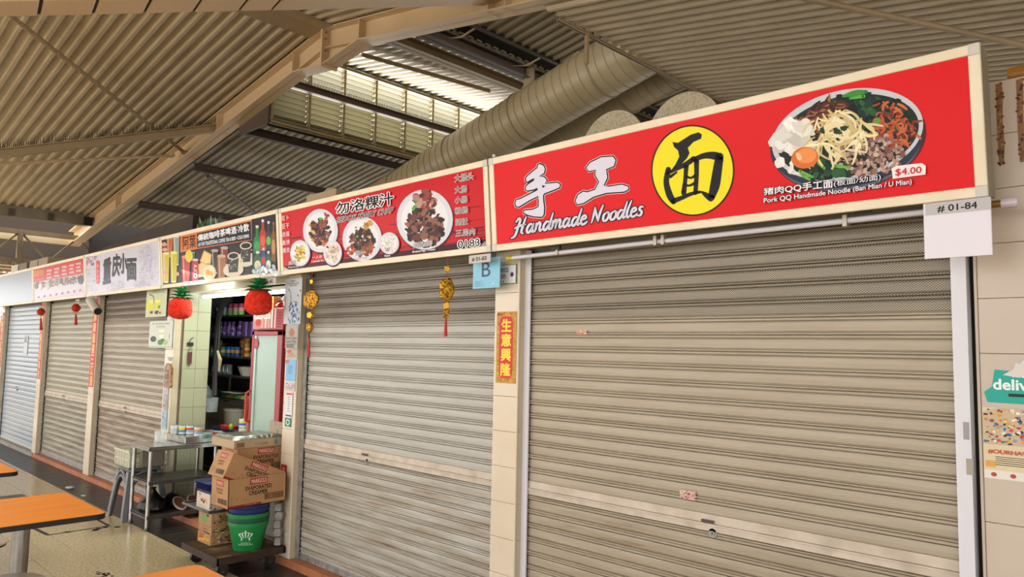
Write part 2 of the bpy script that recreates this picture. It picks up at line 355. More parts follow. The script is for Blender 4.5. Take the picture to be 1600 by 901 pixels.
def shutter(x0, x1, label, m_slat, m_perf, nperf, m_low=None, flat=False, whiteguide=False, lockx=.35, bottom=None):
    t = thing('roller_shutter', label, 'shutter', ((x0+x1)/2, 0, .055), 'closed roller shutters')
    P_ = proff if flat else prof; n = 29; src = {}
    for i in range(n):
        z = .075+i*PIT
        if 10.9 < (z-.075)/PIT+.3 < 12.1 and not flat and (.905-PIT*.5 < z < .905+PIT*.5):
            b = MB(); b.box(x0+.01, x1-.01, -.012, .008, z, z+.03).box(x0+.01, x1-.01, -.019, -.005, z+.026, z+.034).box(x0+.01, x1-.01, -.008, .008, z+.034, z+PIT)
            part('lock_rail', b, mat('lock_rail_paint', '#cdbfae', .5, col2='#b3a491', scale=10), t, bev=.002); continue
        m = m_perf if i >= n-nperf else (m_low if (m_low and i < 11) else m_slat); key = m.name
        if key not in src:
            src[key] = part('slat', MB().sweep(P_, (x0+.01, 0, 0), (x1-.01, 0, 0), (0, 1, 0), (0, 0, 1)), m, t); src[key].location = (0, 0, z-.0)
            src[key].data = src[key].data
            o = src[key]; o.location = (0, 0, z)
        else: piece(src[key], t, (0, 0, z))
    part('bottom_rail', MB().box(x0+.01, x1-.01, -.013, .012, .058, .078).box(x0+.01, x1-.01, -.008, .01, .074, .105), bottom or steel, t, bev=.002)
    gm = mat('white_guide', '#d8d6dc', .4) if whiteguide else steel
    part('side_guide', MB().box(x0-.03, x0+.018, -.026, -.016, .055, 2.2).box(x0-.03, x0-.022, -.02, .03, .055, 2.2), gm, t)
    part('side_guide', MB().box(x1-.018, x1+.03, -.026, -.016, .055, 2.2).box(x1+.022, x1+.03, -.02, .03, .055, 2.2), gm, t)
    for q in (x0-.02, x1): part('guide_channel', MB().box(q, q+.02, -.014, .02, .055, 2.2), mat('dark_channel', '#2a2522', .8), t)
    part('roller_box', MB().box(x0-.03, x1+.03, .02, .13, 2.15, 2.42), mat('roller_cover', '#8a8274', .6), t)
    lx = x0+(x1-x0)*lockx; k = MB(True); k.cyl((lx, -.012, .87), (lx, -.002, .87), .020, 16).cyl((lx, -.016, .87), (lx, -.010, .87), .011, 12)
    part('lock', k, mat('lock_steel', '#9c9a97', .3, .8), t)
    part('keyhole', MB().box(lx-.002, lx+.002, -.0175, -.0155, .864, .876), mat('black_plastic', '#161616', .5), t)
    part('latch_plate', MB().box(lx-.05, lx+.01, -.0215, -.018, .912, .925), mat('dark_label', '#4a4036', .5), t)
    return t
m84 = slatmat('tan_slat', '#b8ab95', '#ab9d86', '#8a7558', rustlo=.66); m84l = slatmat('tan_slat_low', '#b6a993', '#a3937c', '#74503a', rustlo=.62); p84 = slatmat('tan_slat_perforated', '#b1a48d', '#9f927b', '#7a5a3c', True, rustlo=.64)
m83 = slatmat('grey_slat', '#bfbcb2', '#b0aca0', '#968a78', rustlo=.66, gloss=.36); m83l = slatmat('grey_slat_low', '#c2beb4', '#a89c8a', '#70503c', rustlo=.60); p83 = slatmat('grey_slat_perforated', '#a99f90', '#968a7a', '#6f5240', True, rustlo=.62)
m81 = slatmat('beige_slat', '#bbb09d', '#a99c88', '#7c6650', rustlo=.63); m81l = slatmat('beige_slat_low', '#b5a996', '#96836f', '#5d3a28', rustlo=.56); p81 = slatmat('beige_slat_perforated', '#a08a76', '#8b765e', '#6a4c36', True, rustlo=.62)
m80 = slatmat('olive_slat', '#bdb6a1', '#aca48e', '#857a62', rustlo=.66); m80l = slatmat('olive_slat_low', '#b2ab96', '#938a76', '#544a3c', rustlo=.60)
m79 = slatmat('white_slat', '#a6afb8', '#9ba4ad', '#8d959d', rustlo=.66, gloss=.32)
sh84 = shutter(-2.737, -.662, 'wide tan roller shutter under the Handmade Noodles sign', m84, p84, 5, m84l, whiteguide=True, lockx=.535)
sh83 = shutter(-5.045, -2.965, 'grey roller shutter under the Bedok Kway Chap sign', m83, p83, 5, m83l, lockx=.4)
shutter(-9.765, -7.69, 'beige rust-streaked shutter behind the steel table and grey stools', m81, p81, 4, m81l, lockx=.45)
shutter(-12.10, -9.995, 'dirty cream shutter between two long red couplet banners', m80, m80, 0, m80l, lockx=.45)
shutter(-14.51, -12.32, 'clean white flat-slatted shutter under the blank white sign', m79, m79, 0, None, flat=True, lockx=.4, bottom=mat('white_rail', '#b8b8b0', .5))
# ================================================================== ROOF
YR = 1.5; AX = -7.40; AZ = 5.37; SL = .155
steelp = mat('cream_steel_paint', '#cfb490', .5, col2='#c0a581', scale=1.2, lo=.3, hi=.8)
steelu = mat('brown_steel_paint', '#a08a6a', .55, col2='#8d785a', scale=2, lo=.3, hi=.8)
darks = mat('dark_brown_steel', '#54443a', .6, col2='#463830', scale=2)
sheetm = mat('roof_sheet_paint', '#b4a286', .5, col2='#a08f74', scale=2.2, lo=.3, hi=.75, stretch=(1, 3, 1))
sheetd = mat('roof_sheet_grey', '#a0957f', .5, col2='#8d826c', scale=2.2, lo=.3, hi=.75)
def roofz(x): return AZ-SL*abs(x-AX)
def corr(a, b, y0, y1, pitch=.14, dep=.034, top=.045, mb=None):
    """trapezoid sheet from a=(x,z) to b=(x,z), ribs along a-b, corrugated along y, ribs pointing down"""
    mb = mb or MB(); n = max(1, round((y1-y0)/pitch)); pr = []
    for i in range(n):
        y = y0+i*pitch; pr += [(y, 0), (y+pitch*.52, 0), (y+pitch*.62, -dep), (y+pitch*.9, -dep)]
    pr.append((y0+n*pitch, 0)); th = .006
    A = [(a[0], y, a[1]+z) for y, z in pr]+[(a[0], y, a[1]+z+th) for y, z in reversed(pr)]
    B = [(b[0], y, b[1]+z) for y, z in pr]+[(b[0], y, b[1]+z+th) for y, z in reversed(pr)]
    n = len(A); N = len(pr); fs = [(i, i+1, n+i+1, n+i) for i in range(n-1)]+[(n-1, 0, n, 2*n-1)]
    for o in (0, n): fs += [tuple(o+k for k in (i, i+1, n-2-i, n-1-i)) for i in range(N-1)]
    return mb.add(A+B, fs)
def sheets(name, parent, a, b, y0, y1, m, ribs=5, pitch=.14):
    y0 = y1-math.ceil((y1-y0)/(ribs*pitch)-1e-6)*ribs*pitch
    w = ribs*pitch; y = y0; s0 = None; k = 0
    while y < y1-.01:
        if s0 is None: s0 = part(name, corr(a, b, y0, y0+w, pitch), m, parent)
        else: piece(s0, parent, (0, (y-y0), 0))
        y += w; k += 1
R_ = thing('ceiling', None, None, kind='structure')
zt = .03
# dining side, left pitch and right pitch
sheets('roof_sheet', R_, (-15.80, roofz(-15.8)+zt), (AX-.08, roofz(AX-.08)+zt), -9.1, 1.66, sheetm)
sheets('roof_sheet', R_, (AX+.08, roofz(AX+.08)+zt), (7, roofz(7)+zt), -9.1, 1.66, sheetm)
part('ridge_cap', MB().ring([[(AX-.28, y, roofz(AX-.28)-.012), (AX, y, AZ-.02), (AX+.22, y, roofz(AX+.22)-.012), (AX+.22, y, roofz(AX+.22)-.004), (AX, y, AZ-.01), (AX-.28, y, roofz(AX-.28)-.004)] for y in (-9, 1.40)], True, True), steelu, R_)
# beyond the rafter: lower left pitch over the stalls, its top edge at the beam under the louvres
sheets('roof_sheet', R_, (-15.8, roofz(-15.8)-.05), (-9.75, roofz(-9.75)-.05), 1.66, 12.8, sheetd)
# right pitch beyond the rafter, hung lower, its open edge showing the rib ends
FX, FZ = -3.95, 4.50
sheets('roof_sheet', R_, (FX, FZ+.03), (7, FZ+.03-SL*(7-FX)), 1.66, 9.3, sheetm, 5, .132)
# monitor roof: bright pitch above the louvres, valley gutter, rising pitch
sheets('monitor_sheet', R_, (-9.1, 5.78), (-6.22, 5.78-SL*2.88), 1.3, 9.5, sheetd)
sheets('monitor_sheet', R_, (-5.72, 5.22), (-2.4, 5.22+SL*3.32), 1.3, 9.5, sheetd)
sheets('monitor_sheet', R_, (-2.4, 5.22+SL*3.32), (7, 4.3), 1.3, 9.5, sheetd, 10)
part('valley_gutter', MB().box(-6.3, -5.65, 1.3, 9.5, 5.34, 5.40), mat('gutter_black', '#1d1916', .8), R_)
part('monitor_left_fascia', MB().box(-9.14, -9.09, 1.3, 9.5, 5.72, 5.9), steelp, R_)
# upper closing of the roof so that daylight only enters where the building is open
part('monitor_end_wall', MB().box(-9.1, 7, 9.5, 9.6, 2.4, 6.0), sheetd, R_)
part('louvre_soffit', MB().ring([[(-9.80, y, 4.93), (-9.80, y, 4.98), (-9.04, y, 4.60), (-9.04, y, 4.57)] for y in (1.62, 9.5)]), mat('soffit_shade_black', '#120d0a', .9), R_)  # near-black colour paints in the shade of the gap below the louvres
part('louvre_end_panel', MB().box(-9.85, -9.02, 1.60, 1.64, 4.6, 5.85), darks, R_)
part('far_fascia', MB().box(-18.6, -18.5, -9, 3.4, 3.42, 4.3), mat('fascia_brown', '#3a2d20', .7), R_)
part('far_fascia', MB().box(-16.6, -16.5, 1.7, 12, 3.0, 4.2), mat('fascia_dark', '#241c15', .7), R_)
# ---- portal rafter in the plane y = YR
def ibeam(x0, z0, x1, z1, d0, d1, y, fw=.2, mb=None):
    b = MB(); t = .014
    b.ring([[(x, y-.006, z), (x, y+.006, z), (x, y+.006, z-d), (x, y-.006, z-d)] for x, z, d in ((x0, z0, d0), (x1, z1, d1))])
    b.ring([[(x, y-fw/2, z), (x, y+fw/2, z), (x, y+fw/2, z-t), (x, y-fw/2, z-t)] for x, z in ((x0, z0), (x1, z1))])
    b.ring([[(x, y-fw/2, z-d), (x, y+fw/2, z-d), (x, y+fw/2, z-d+t), (x, y-fw/2, z-d+t)] for x, z, d in ((x0, z0, d0), (x1, z1, d1))])
    return b
rf = thing('roof_rafter', 'cream painted steel roof frame with a knee above the louvres', 'beam', (AX, YR, 4.9))
part('left_rafter', ibeam(-16.9, roofz(-16.9)-.0, -8.066, roofz(-8.066), .30, .27, YR), steelp, rf)
part('knee_haunch', ibeam(-8.066, roofz(-8.066), AX, AZ, .27, .45, YR), steelp, rf)
part('knee_haunch', ibeam(AX, AZ, -6.67, roofz(-6.67), .45, .25, YR), steelp, rf)
part('right_rafter', ibeam(-6.67, roofz(-6.67), 1.5, roofz(1.5), .25, .27, YR), steelp, rf)
for x, h in ((-14.2, .29), (-10.16, .28), (-8.08, .27), (-6.66, .25), (-4.62, .26), (-4.40, .26), (-13.9+1.3, .0)):
    if h: part('stiffener', MB().box(x-.006, x+.006, YR-.095, YR+.095, roofz(x)-h, roofz(x)-.012), steelp, rf)
part('splice_plate', MB().box(AX-.016, AX+.016, YR-.11, YR+.11, AZ-.47, AZ-.01), steelp, rf)
sp = MB(True)
for dz in (-.06, -.14, -.28, -.42):
    sp.cyl((AX+.016, YR-.07, AZ+dz), (AX+.04, YR-.07, AZ+dz), .012, 6)
part('bolt', sp, mat('bolt_steel', '#8a7358', .5, .3), rf)
part('web_rib', MB().ring([[(x, YR-.07, z), (x, YR-.006, z), (x, YR-.006, z-.012), (x, YR-.07, z-.012)] for x, z in ((-8.05, 5.02), (AX, 5.14), (-6.7, 5.02))]), steelp, rf)
# ---- raking members meeting the rafter
D1 = (ray(2311, -28)).normalized()
def back(p, t): return Vector(p)-D1*t
P0 = Vector((-4.522, YR-.02, 4.80))
tb = thing('boxed_beam', 'big cream beam with jointed cladding crossing the top edge', 'beam', tuple(P0))
a, b = P0, back(P0, 4.6)
UPV = Vector((1, 0, 0)).cross(D1)*-1
def cladseg(t0, t1, h=.34, w_=.26): return MB().beam(back(P0, t0)+Vector((0, 0, h)), back(P0, t1)+Vector((0, 0, h)), w_, h)
def tof(px):   # distance along the member for a photo column
    lo_, hi_ = 0, 6
    for _ in range(40):
        mid = (lo_+hi_)/2; q = back(P0, mid)-CAM; X = 800+FPX*q.dot(AR)/q.dot(AF)
        if X > px: lo_ = mid
        else: hi_ = mid
    return lo_
js = [tof(v) for v in (411, 358, 284, 204, 120, 31)]; js += [js[-1]+.33, js[-1]+.66, js[-1]+1.0]
part('cladding', cladseg(.02, js[0]-.009), steelp, tb, bev=.006)
js[-1] = js[-2]+.33
for k in range(len(js)-1): part('cladding', cladseg(js[k]+.009, js[k+1]-.009), steelp, tb, bev=.012)
part('beam_core', MB().beam(back(P0, .03)+Vector((0, 0, .33)), back(P0, js[-1]-.02)+Vector((0, 0, .33)), .24, .32), mat('joint_black', '#17120e', .8), tb)
P1 = Vector((-10.226, YR-.02, 4.80))
sb = thing('spiked_beam', 'brown roof beam with bird spikes crossing the left pitch', 'beam', tuple(P1))
q0, q1 = P1, P1-D1*3.4
part('beam', MB().beam(q0, q1, .10, .012).beam(q0-Vector((0, 0, .012)), q1-Vector((0, 0, .012)), .012, .09).beam(q0-Vector((0, 0, .10)), q1-Vector((0, 0, .10)), .10, .012), steelu, sb)
sk = MB(); n = 150
for i in range(n):
    p = q0.lerp(q1, i/n)
    for s_ in (-1, 1):
        e = p+Vector((.05*s_+random.uniform(-.02, .02), random.uniform(-.02, .02), .14)); sk.add([p+Vector((-.006, 0, 0)), p+Vector((.006, 0, 0)), p+Vector((0, .006, 0)), e], [(0, 1, 3), (1, 2, 3), (2, 0, 3)])
spikem = mat('spike_wire', '#1d1712', .6)
part('bird_spikes', sk, spikem, sb, kind='stuff')
nrm_l = Vector((-SL, 0, 1)).normalized(); nrm_r = Vector((SL, 0, 1)).normalized()
def onroof(px, py, dz=-.16, right=False): return onplane(px, py, (AX, 0, AZ+dz), nrm_r if right else nrm_l)
def brace(name, label, pts, r, m, group=None, shoe=True):
    t = thing(name, label, 'brace', tuple(pts[0]), group)
    part('rod', MB(True).cyl(pts[0], pts[1], r, 10), m, t)
    if shoe: part('end_plate', MB().box(-.06, .06, -.03, .03, -.02, .02, Matrix.Translation(pts[0])), m, t)
brace('diagonal_brace', 'long diagonal tube brace across the left roof pitch', [onroof(288, 238), onroof(0, 12, -.12)+(onroof(0, 12, -.12)-onroof(288, 238))*.05], .028, steelu)
tq = [onroof(268, 243), aty(0, 256, -.9)]
brace('tie_tube', 'pale slim tube tie below the spiked beam', [tq[0], tq[1]+(tq[1]-tq[0])*.3], .022, steelp)
# ---- beams running away from the rafter
def ybeam(name, label, x, z, y0, y1, w_, h, m, spikes=False, group='purlins beyond the rafter', teeth=None):
    t = thing(name, label, 'beam', (x, y0, z), group)
    part('beam', MB().box(x-w_/2, x+w_/2, y0, y1, z, z+.012).box(x-.006, x+.006, y0, y1, z, z+h).box(x-w_/2, x+w_/2, y0, y1, z+h-.012, z+h), m, t)
    if spikes:
        s_ = MB(); k = int((y1-y0)*22)
        for i in range(k):
            y = y0+(y1-y0)*i/k
            for q in (-1, 1): s_.add([(x+.02*q-.004, y, z+h), (x+.02*q+.004, y, z+h), (x+.02*q, y+.006, z+h), (x+.07*q, y+random.uniform(-.02, .02), z+h+.09)], [(0, 1, 3), (1, 2, 3), (2, 0, 3)])
        part('bird_spikes', s_, spikem, t, kind='stuff')
    return t
ybeam('roof_purlin', 'dark purlin closest to the louvres with toothed sheet end above', -9.828, 4.62, 1.62, 9.4, .09, .12, darks)
ybeam('roof_purlin', 'dark spiked purlin crossing halfway down the shaded roof', -11.375, 4.33, 1.62, 12.5, .09, .12, darks, True)
ybeam('roof_purlin', 'dark purlin lowest down the shaded roof above the drinks sign', -13.684, 4.03, 1.62, 12.5, .09, .12, darks)
ybeam('louvre_sill_beam', 'brown beam with small brackets directly below the louvres', -9.06, 4.60, 1.62, 9.4, .10, .09, steelu, group=None)
brace('diagonal_brace', 'thin dark diagonal brace between the two shaded purlins', [onplane(325, 275, (AX, 0, AZ-.22), nrm_l), onplane(398, 332, (AX, 0, AZ-.22), nrm_l)], .03, darks, shoe=False)
ybeam('louvre_spiked_beam', 'dark spiked beam crossing in front of the louvre band', -8.93, 5.14, 1.7, 9.4, .09, .10, darks, True, group=None)
ybeam('monitor_purlin', 'wide brown channel with a thick row of spikes under bright sheet', -6.84, 5.21, 1.62, 9.4, .16, .12, steelu, True, group=None)
ybeam('gutter_beam', 'dark beam along the near side of the valley gutter', -6.28, 5.13, 1.62, 9.4, .14, .14, darks, group=None)
ybeam('sheet_edge_angle', 'thin steel angle under the toothed edge of the right pitch', FX-.01, FZ-.035, 1.62, 9.2, .035, .03, steelu, group=None)
ybeam('rising_edge_beam', 'thin dark beam at the lower edge of the rising sheets', -5.72, 5.16, 1.62, 9.4, .05, .05, darks, group=None)
brace('monitor_brace', 'tube brace below the bright monitor roof sheets', [onplane(565, 85, (-9.1, 0, 5.68), nrm_r), onplane(765, 142, (-9.1, 0, 5.68), nrm_r)], .03, steelu, shoe=False)
for i, (y, lab) in enumerate(((2.35, 'bent strap hanger over the dark gutter, upper of two'), (3.45, 'bent strap hanger over the dark gutter, beside the pipe elbow'))):
    h = solo('gutter_hanger', MB().beam((-6.36, y, 5.24), (-6.05, y+.02, 5.18), .03, .006, (0, 0, 1)).beam((-6.05, y+.02, 5.18), (-5.70, y+.05, 5.26), .03, .006), steelp, lab, 'bracket', 'gutter hangers')
lg = solo('gutter_lining', MB().box(-6.02, -5.98, 1.7, 9.3, 5.335, 5.345), mat('gutter_gap', '#b9b5a4', .5), 'thin pale strip inside the dark valley gutter', 'strip')
q = Y0 = Vector((-6.26, 3.75, 5.16))
dp = thing('rainwater_pipe', 'short brown pipe elbow dropping from the valley gutter', 'pipe', tuple(q))
part('elbow', MB(True).tube([q+Vector((.0, 0, .1)), q, q+Vector((-.02, 0, -.12)), q+Vector((-.10, .0, -.22)), q+Vector((-.14, 0, -.34))], .065, 14), steelu, dp)
part('collar', MB(True).cyl(q+Vector((-.105, 0, -.23)), q+Vector((-.13, 0, -.30)), .074, 14), steelu, dp)
st = solo('hanger_post', MB().box(-3.965, -3.935, 1.99, 2.02, 4.2, 4.5), steelu, 'short steel post hanging from the right sheet edge by the duct', 'post')
st.location = st.location
# right-hand brace
pA, pB = onplane(1262, -2, (FX, 0, FZ-.10), nrm_r), onplane(1600, 71, (FX, 0, FZ-.10), nrm_r)
brace('diagonal_brace', 'diagonal tube brace across the right roof pitch', [pA-(pB-pA)*.1, pB+(pB-pA)*.1], .024, steelu, shoe=False)
# ---- louvres
lv = thing('louvre_window', 'long band of pale slatted louvres under the roof monitor', 'louvre', (-9.05, 1.66, 4.7))
lm = mat('louvre_slat_paint', '#857f66', .5); fm = mat('louvre_frame_paint', '#8d8062', .5)
y = 1.06; k = 0; s0 = None; f0 = None
bays = [1.66+.555*i for i in range(14)]
for yb in bays:
    if f0 is None: f0 = part('mullion', MB().box(-9.09, -9.02, yb-.018, yb+.018, 4.66, 5.72), fm, lv)
    else: piece(f0, lv, (0, yb-bays[0], 0))
for yb in bays[:-1]:
    for j in range(14):
        if s0 is None:
            s0 = part('slat', MB().ring([[(-9.12, yy, .0), (-9.117, yy, -.006), (-9.02, yy, .038), (-9.022, yy, .044)] for yy in (yb+.02, yb+.535)]), lm, lv); s0.location = (0, 0, 4.70)
        else: piece(s0, lv, (0, yb-bays[0], 4.70+j*.074))
part('head_rail', MB().box(-9.12, -9.0, 1.64, 9.0, 5.72, 5.77).box(-9.02, -8.97, 1.64, 9.0, 5.66, 5.70), fm, lv)
part('sill_rail', MB().box(-9.1, -9.0, 1.64, 9.0, 4.62, 4.66), fm, lv)
# ---- ducts
def duct(label, x0, z0, x1, z1, y, r, nseg=4):
    a, b = Vector((x0, y, z0)), Vector((x1, y, z1)); d = (b-a).normalized()
    t = thing('exhaust_duct', label, 'duct', tuple(a), 'sloping exhaust ducts')
    m = mat('duct_paint', '#a89778', .36, col2='#9a8a6c', scale=1.5, lo=.3, hi=.8); seam = mat('duct_seam', '#54483a', .6)
    L = (b-a).length; seg = 1.18; k = 0; s_ = 0
    while s_ < L:
        e = min(s_+seg, L); mb = MB(True); rings = []; n = 28; ax = d.orthogonal().normalized(); bx = d.cross(ax); q = s_
        rib = .118
        def R(tt, rr): return [a+d*tt+ax*rr*math.cos(2*math.pi*i/n)+bx*rr*math.sin(2*math.pi*i/n) for i in range(n)]
        while q < e-.01:
            rings += [R(q, r), R(min(q+rib-.016, e), r)]
            if q+rib < e: rings += [R(q+rib-.012, r-.009), R(q+rib-.003, r-.009)]
            q += rib
        mb.ring(rings, True, True); part('duct_segment', mb, m, t)
        part('flange', MB(True).cyl(a+d*(s_-.008), a+d*(s_+.008), r+.012, 28), mat('duct_flange', '#8d7c60', .5), t)
        s_ += seg
DS = (4.597-3.857)/(7.283-4.191)
def dz(x, x1, z1): return z1+.243*(x-x1)
duct('large round sloping duct crossing in front of the louvres', -10.4, dz(-10.4, -4.72, 4.66), -.9, dz(-.9, -4.72, 4.66), 3.2, .305)
c2 = aty(988, 174, 4.0)
duct('round sloping duct in the middle, partly behind the largest one', -9.5, dz(-9.5, c2.x, c2.z+.30), -.9, dz(-.9, c2.x, c2.z+.30), 4.0, .29)
duct('lowest round sloping duct, just above the two drum ends', -8.5, dz(-8.5, c2.x+.75, c2.z+.05), -.9, dz(-.9, c2.x+.75, c2.z+.05), 4.75, .28)
dr = solo('duct_tie_rod', MB(True).cyl(aty(822, 156, 3.2), aty(905, 80, 3.2), .010, 8), steelp, 'thin pale rod lying along the top of the largest duct', 'rod')
drum = mat('cement_board', '#b4a78e', .9, col2='#8f8269', scale=90, lo=.45, hi=.75)
for (x, lab, L) in ((-2.41, 'grey-beige round drum end left of its twin behind the noodle sign', .9), (-1.955, 'grey-beige round drum end right of its twin behind the noodle sign', .9)):
    t = thing('insulated_drum', lab, 'drum', (x, .3, 2.552), 'round drum ends above the sign')
    part('end_disc', MB(True).cyl((x, .295, 2.783), (x, .31, 2.783), .221, 40), drum, t)
    part('drum_shell', MB(True).cyl((x, .306, 2.781), (x, .3+L, 2.781), .224, 40), mat('dark_drum', '#3c352d', .6), t)
# ---- eave gutter and the far structures at left
eb = thing('eave_gutter', 'grey box gutter under the lower edge of left pitch', 'gutter', (-15.78, -4, 3.8))
part('trough', MB().box(-15.86, -15.70, -9, 1.42, 3.88, 4.115), mat('gutter_grey', '#857a68', .5, col2='#6d6354', scale=3), eb)
for y in (-1.15, -.55, .1, .72): part('clip', MB().box(-15.69, -15.68, y, y+.1, 3.90, 4.03), darks, eb)
part('gutter_end', MB().box(-15.69, -15.6, 1.32, 1.46, 3.88, 4.04), mat('black_end', '#1c1712', .8), eb)
tr = MB()
def truss(label, x, zt_, zb_, y0, y1, n, m, grp='open steel trusses at the far left'):
    t = thing('roof_truss', label, 'truss', (x, y0, zb_), grp)
    part('top_chord', MB().beam((x, y0, zt_), (x, y1, zt_), .08, .09), m, t); part('bottom_chord', MB().beam((x, y0, zb_), (x, y1, zb_), .07, .07), m, t)
    st_ = (y1-y0)/n
    for i in range(n):
        ya = y0+i*st_; part('web_member', MB().beam((x, ya, zb_-.02), (x, ya+st_/2, zt_-.04), .035, .035, (1, 0, 0)), m, t); part('web_member', MB().beam((x, ya+st_/2, zt_-.04), (x, ya+st_, zb_-.02), .035, .035, (1, 0, 0)), m, t)
        if i % 2 == 0: part('post', MB().box(x-.05, x+.05, ya+st_*.5-.04, ya+st_*.5+.04, zb_-.3, zt_), m, t)
tm = mat('truss_paint', '#6f5c44', .6, col2='#57482f', scale=3)
truss('nearer lattice truss past the eave gutter', -16.6, 3.78, 3.22, -4, 3.0, 7, tm)
truss('farther lattice truss, lower and smaller than its neighbour', -19.5, 3.9, 3.35, -5, 3.4, 7, tm)
bx_ = solo('light_trough', MB().box(-16.9, -16.8, -4, 1.6, 3.60, 3.72), mat('cream_trough', '#cdb994', .5), 'long cream trough hung under the far eave', 'trough')
FR = thing('far_roof', 'far corrugated roof beyond the trusses at the left', 'roof', (-23, 0, 3.4), None)
sheets('roof_sheet', FR, (-24.5, 3.55), (-20.2, 4.25), -9, 6, sheetm, 10)
sheets('sun_block_sheet', FR, (-48, 3.5), (-24.5, 3.5), -14, 14, sheetm, 100)  # extra roof added to keep sun and sky off the ground at left
part('far_purlin', MB().beam((-22.2, -9, 3.78), (-22.2, 6, 3.78), .12, .14), tm, FR)
ps = thing('hanging_pipes', 'bundle of thin service pipes with valves below the truss', 'pipes', (-17.6, -1.5, 3.1))
pm = mat('pipe_paint', '#8a6a4c', .5)
for k, (z, dx) in enumerate(((3.18, 0), (3.10, .15), (3.02, .05))): part('pipe', MB(True).cyl((-17.6+dx, -5, z), (-17.6+dx, 1.2, z-.05), .022, 8), pm, ps)
for y_ in (-.9, -.35, .25): part('valve', MB(True).cyl((-17.5, y_, 3.0), (-17.5, y_, 3.2), .05, 8).tube([(-17.5, y_, 3.0), (-17.5, y_+.12, 2.9), (-17.5, y_+.14, 2.75)], .02, 6), mat('black_rubber', '#1b1917', .6), ps)
# ridge-side beams sitting just above and behind the far signs
dk = mat('dark_timber', '#43342a', .75, col2='#34281f', scale=4)
solo('sign_back_beam', MB().ring([[(-13.6, y, 2.55), (-7.95, y, 2.55), (-7.95, y, 3.04), (-9.9, y, 2.98), (-13.6, y, 2.72)] for y in (.25, .45)]), dk, 'long dark brown beam rising behind the white calligraphy sign', 'beam')
dome = MB(True); dome.M = Matrix.Translation((-8.0, 1.0, 2.56)) @ Matrix.Scale(1.9, 4, (1, 0, 0)) @ Matrix.Scale(.8, 4, (0, 1, 0))
dome.lathe([(.45, 0), (.45, .22), (.40, .36), (.28, .46), (.12, .50), (.0, .505)], (0, 0, 0), 24)
solo('covered_heap', dome, mat('dark_tarp', '#33281f', .8, bump=.6, scale=6), 'dark tarpaulin-covered heap on the drinks stall roof', 'tarpaulin')
pl = MB(); random.seed(3)
for i in range(90):
    a = random.uniform(0, 6.28); b_ = random.uniform(.1, 1.3); l = random.uniform(.10, .17); c0 = Vector((-7.6+random.uniform(-.26, .2), .3+random.uniform(-.05, .05), 2.85)); d = Vector((math.cos(a)*math.cos(b_), math.sin(a)*math.cos(b_)*.5, math.sin(b_)))
    s_ = d.cross(Vector((0, 0, 1))).normalized()*.012; pl.color(random.choice(['#5f8f5e', '#8fa98c', '#7f9c84', '#b5beb0'])); pl.poly([c0-s_*.4, c0+d*l*.5-s_, c0+d*l, c0+d*l*.5+s_])
t = thing('wrapped_plant', 'small green plant in clear wrap on top of drinks sign', 'plant', (-7.6, .3, 2.55)); part('leaves', pl, PAINT, t, kind='stuff')
part('pot', MB(True).lathe([(.09, 0), (.13, .2), (.12, .24)], (-7.6, .3, 2.553)), mat('pot_grey', '#6d6a60', .6), t)
bxp = aty(497, 300, .3)
cb = thing('cardboard_box', 'closed pale carton on the roof behind the kway chap sign', 'box', (-5.1, .3, 2.55))
part('carton', MB().box(-5.555, -5.10, .22, .62, 2.552, 2.925), mat('pale_card', '#ab9879', .8), cb, bev=.006)
part('crumpled_flap', MB().ring([[(-5.48, y, 2.925), (-5.2, y, 2.925), (-5.25, y, 2.965), (-5.36, y, 2.98)] for y in (.3, .52)]), mat('flap_card', '#9a8768', .8), cb)
for (xa, lab, m_) in ((-14.3, 'tall cream metal cabinet unit above the blank sign', '#a8977a'), (-15.6, 'grey cabinet unit at the far left above the signs', '#7d7464')):
    t = thing('roof_unit', lab, 'cabinet', (xa, .5, 2.55)); part('casing', MB().box(xa-.55, xa+.55, .3, 1.0, 2.552, 3.02), mat('unit'+m_, m_, .6), t, bev=.01)
    part('panel_seam', MB().box(xa-.01, xa+.01, .292, .302, 2.57, 3.0), tm, t)
solo('orange_pipe', MB(True).cyl((-.5, .07, 2.66), (1.6, .07, 2.66), .028, 16), mat('orange_pipe_paint', '#b0761f', .4, col2='#7d531b', scale=12), 'orange pipe running out from behind the noodle sign', 'pipe')
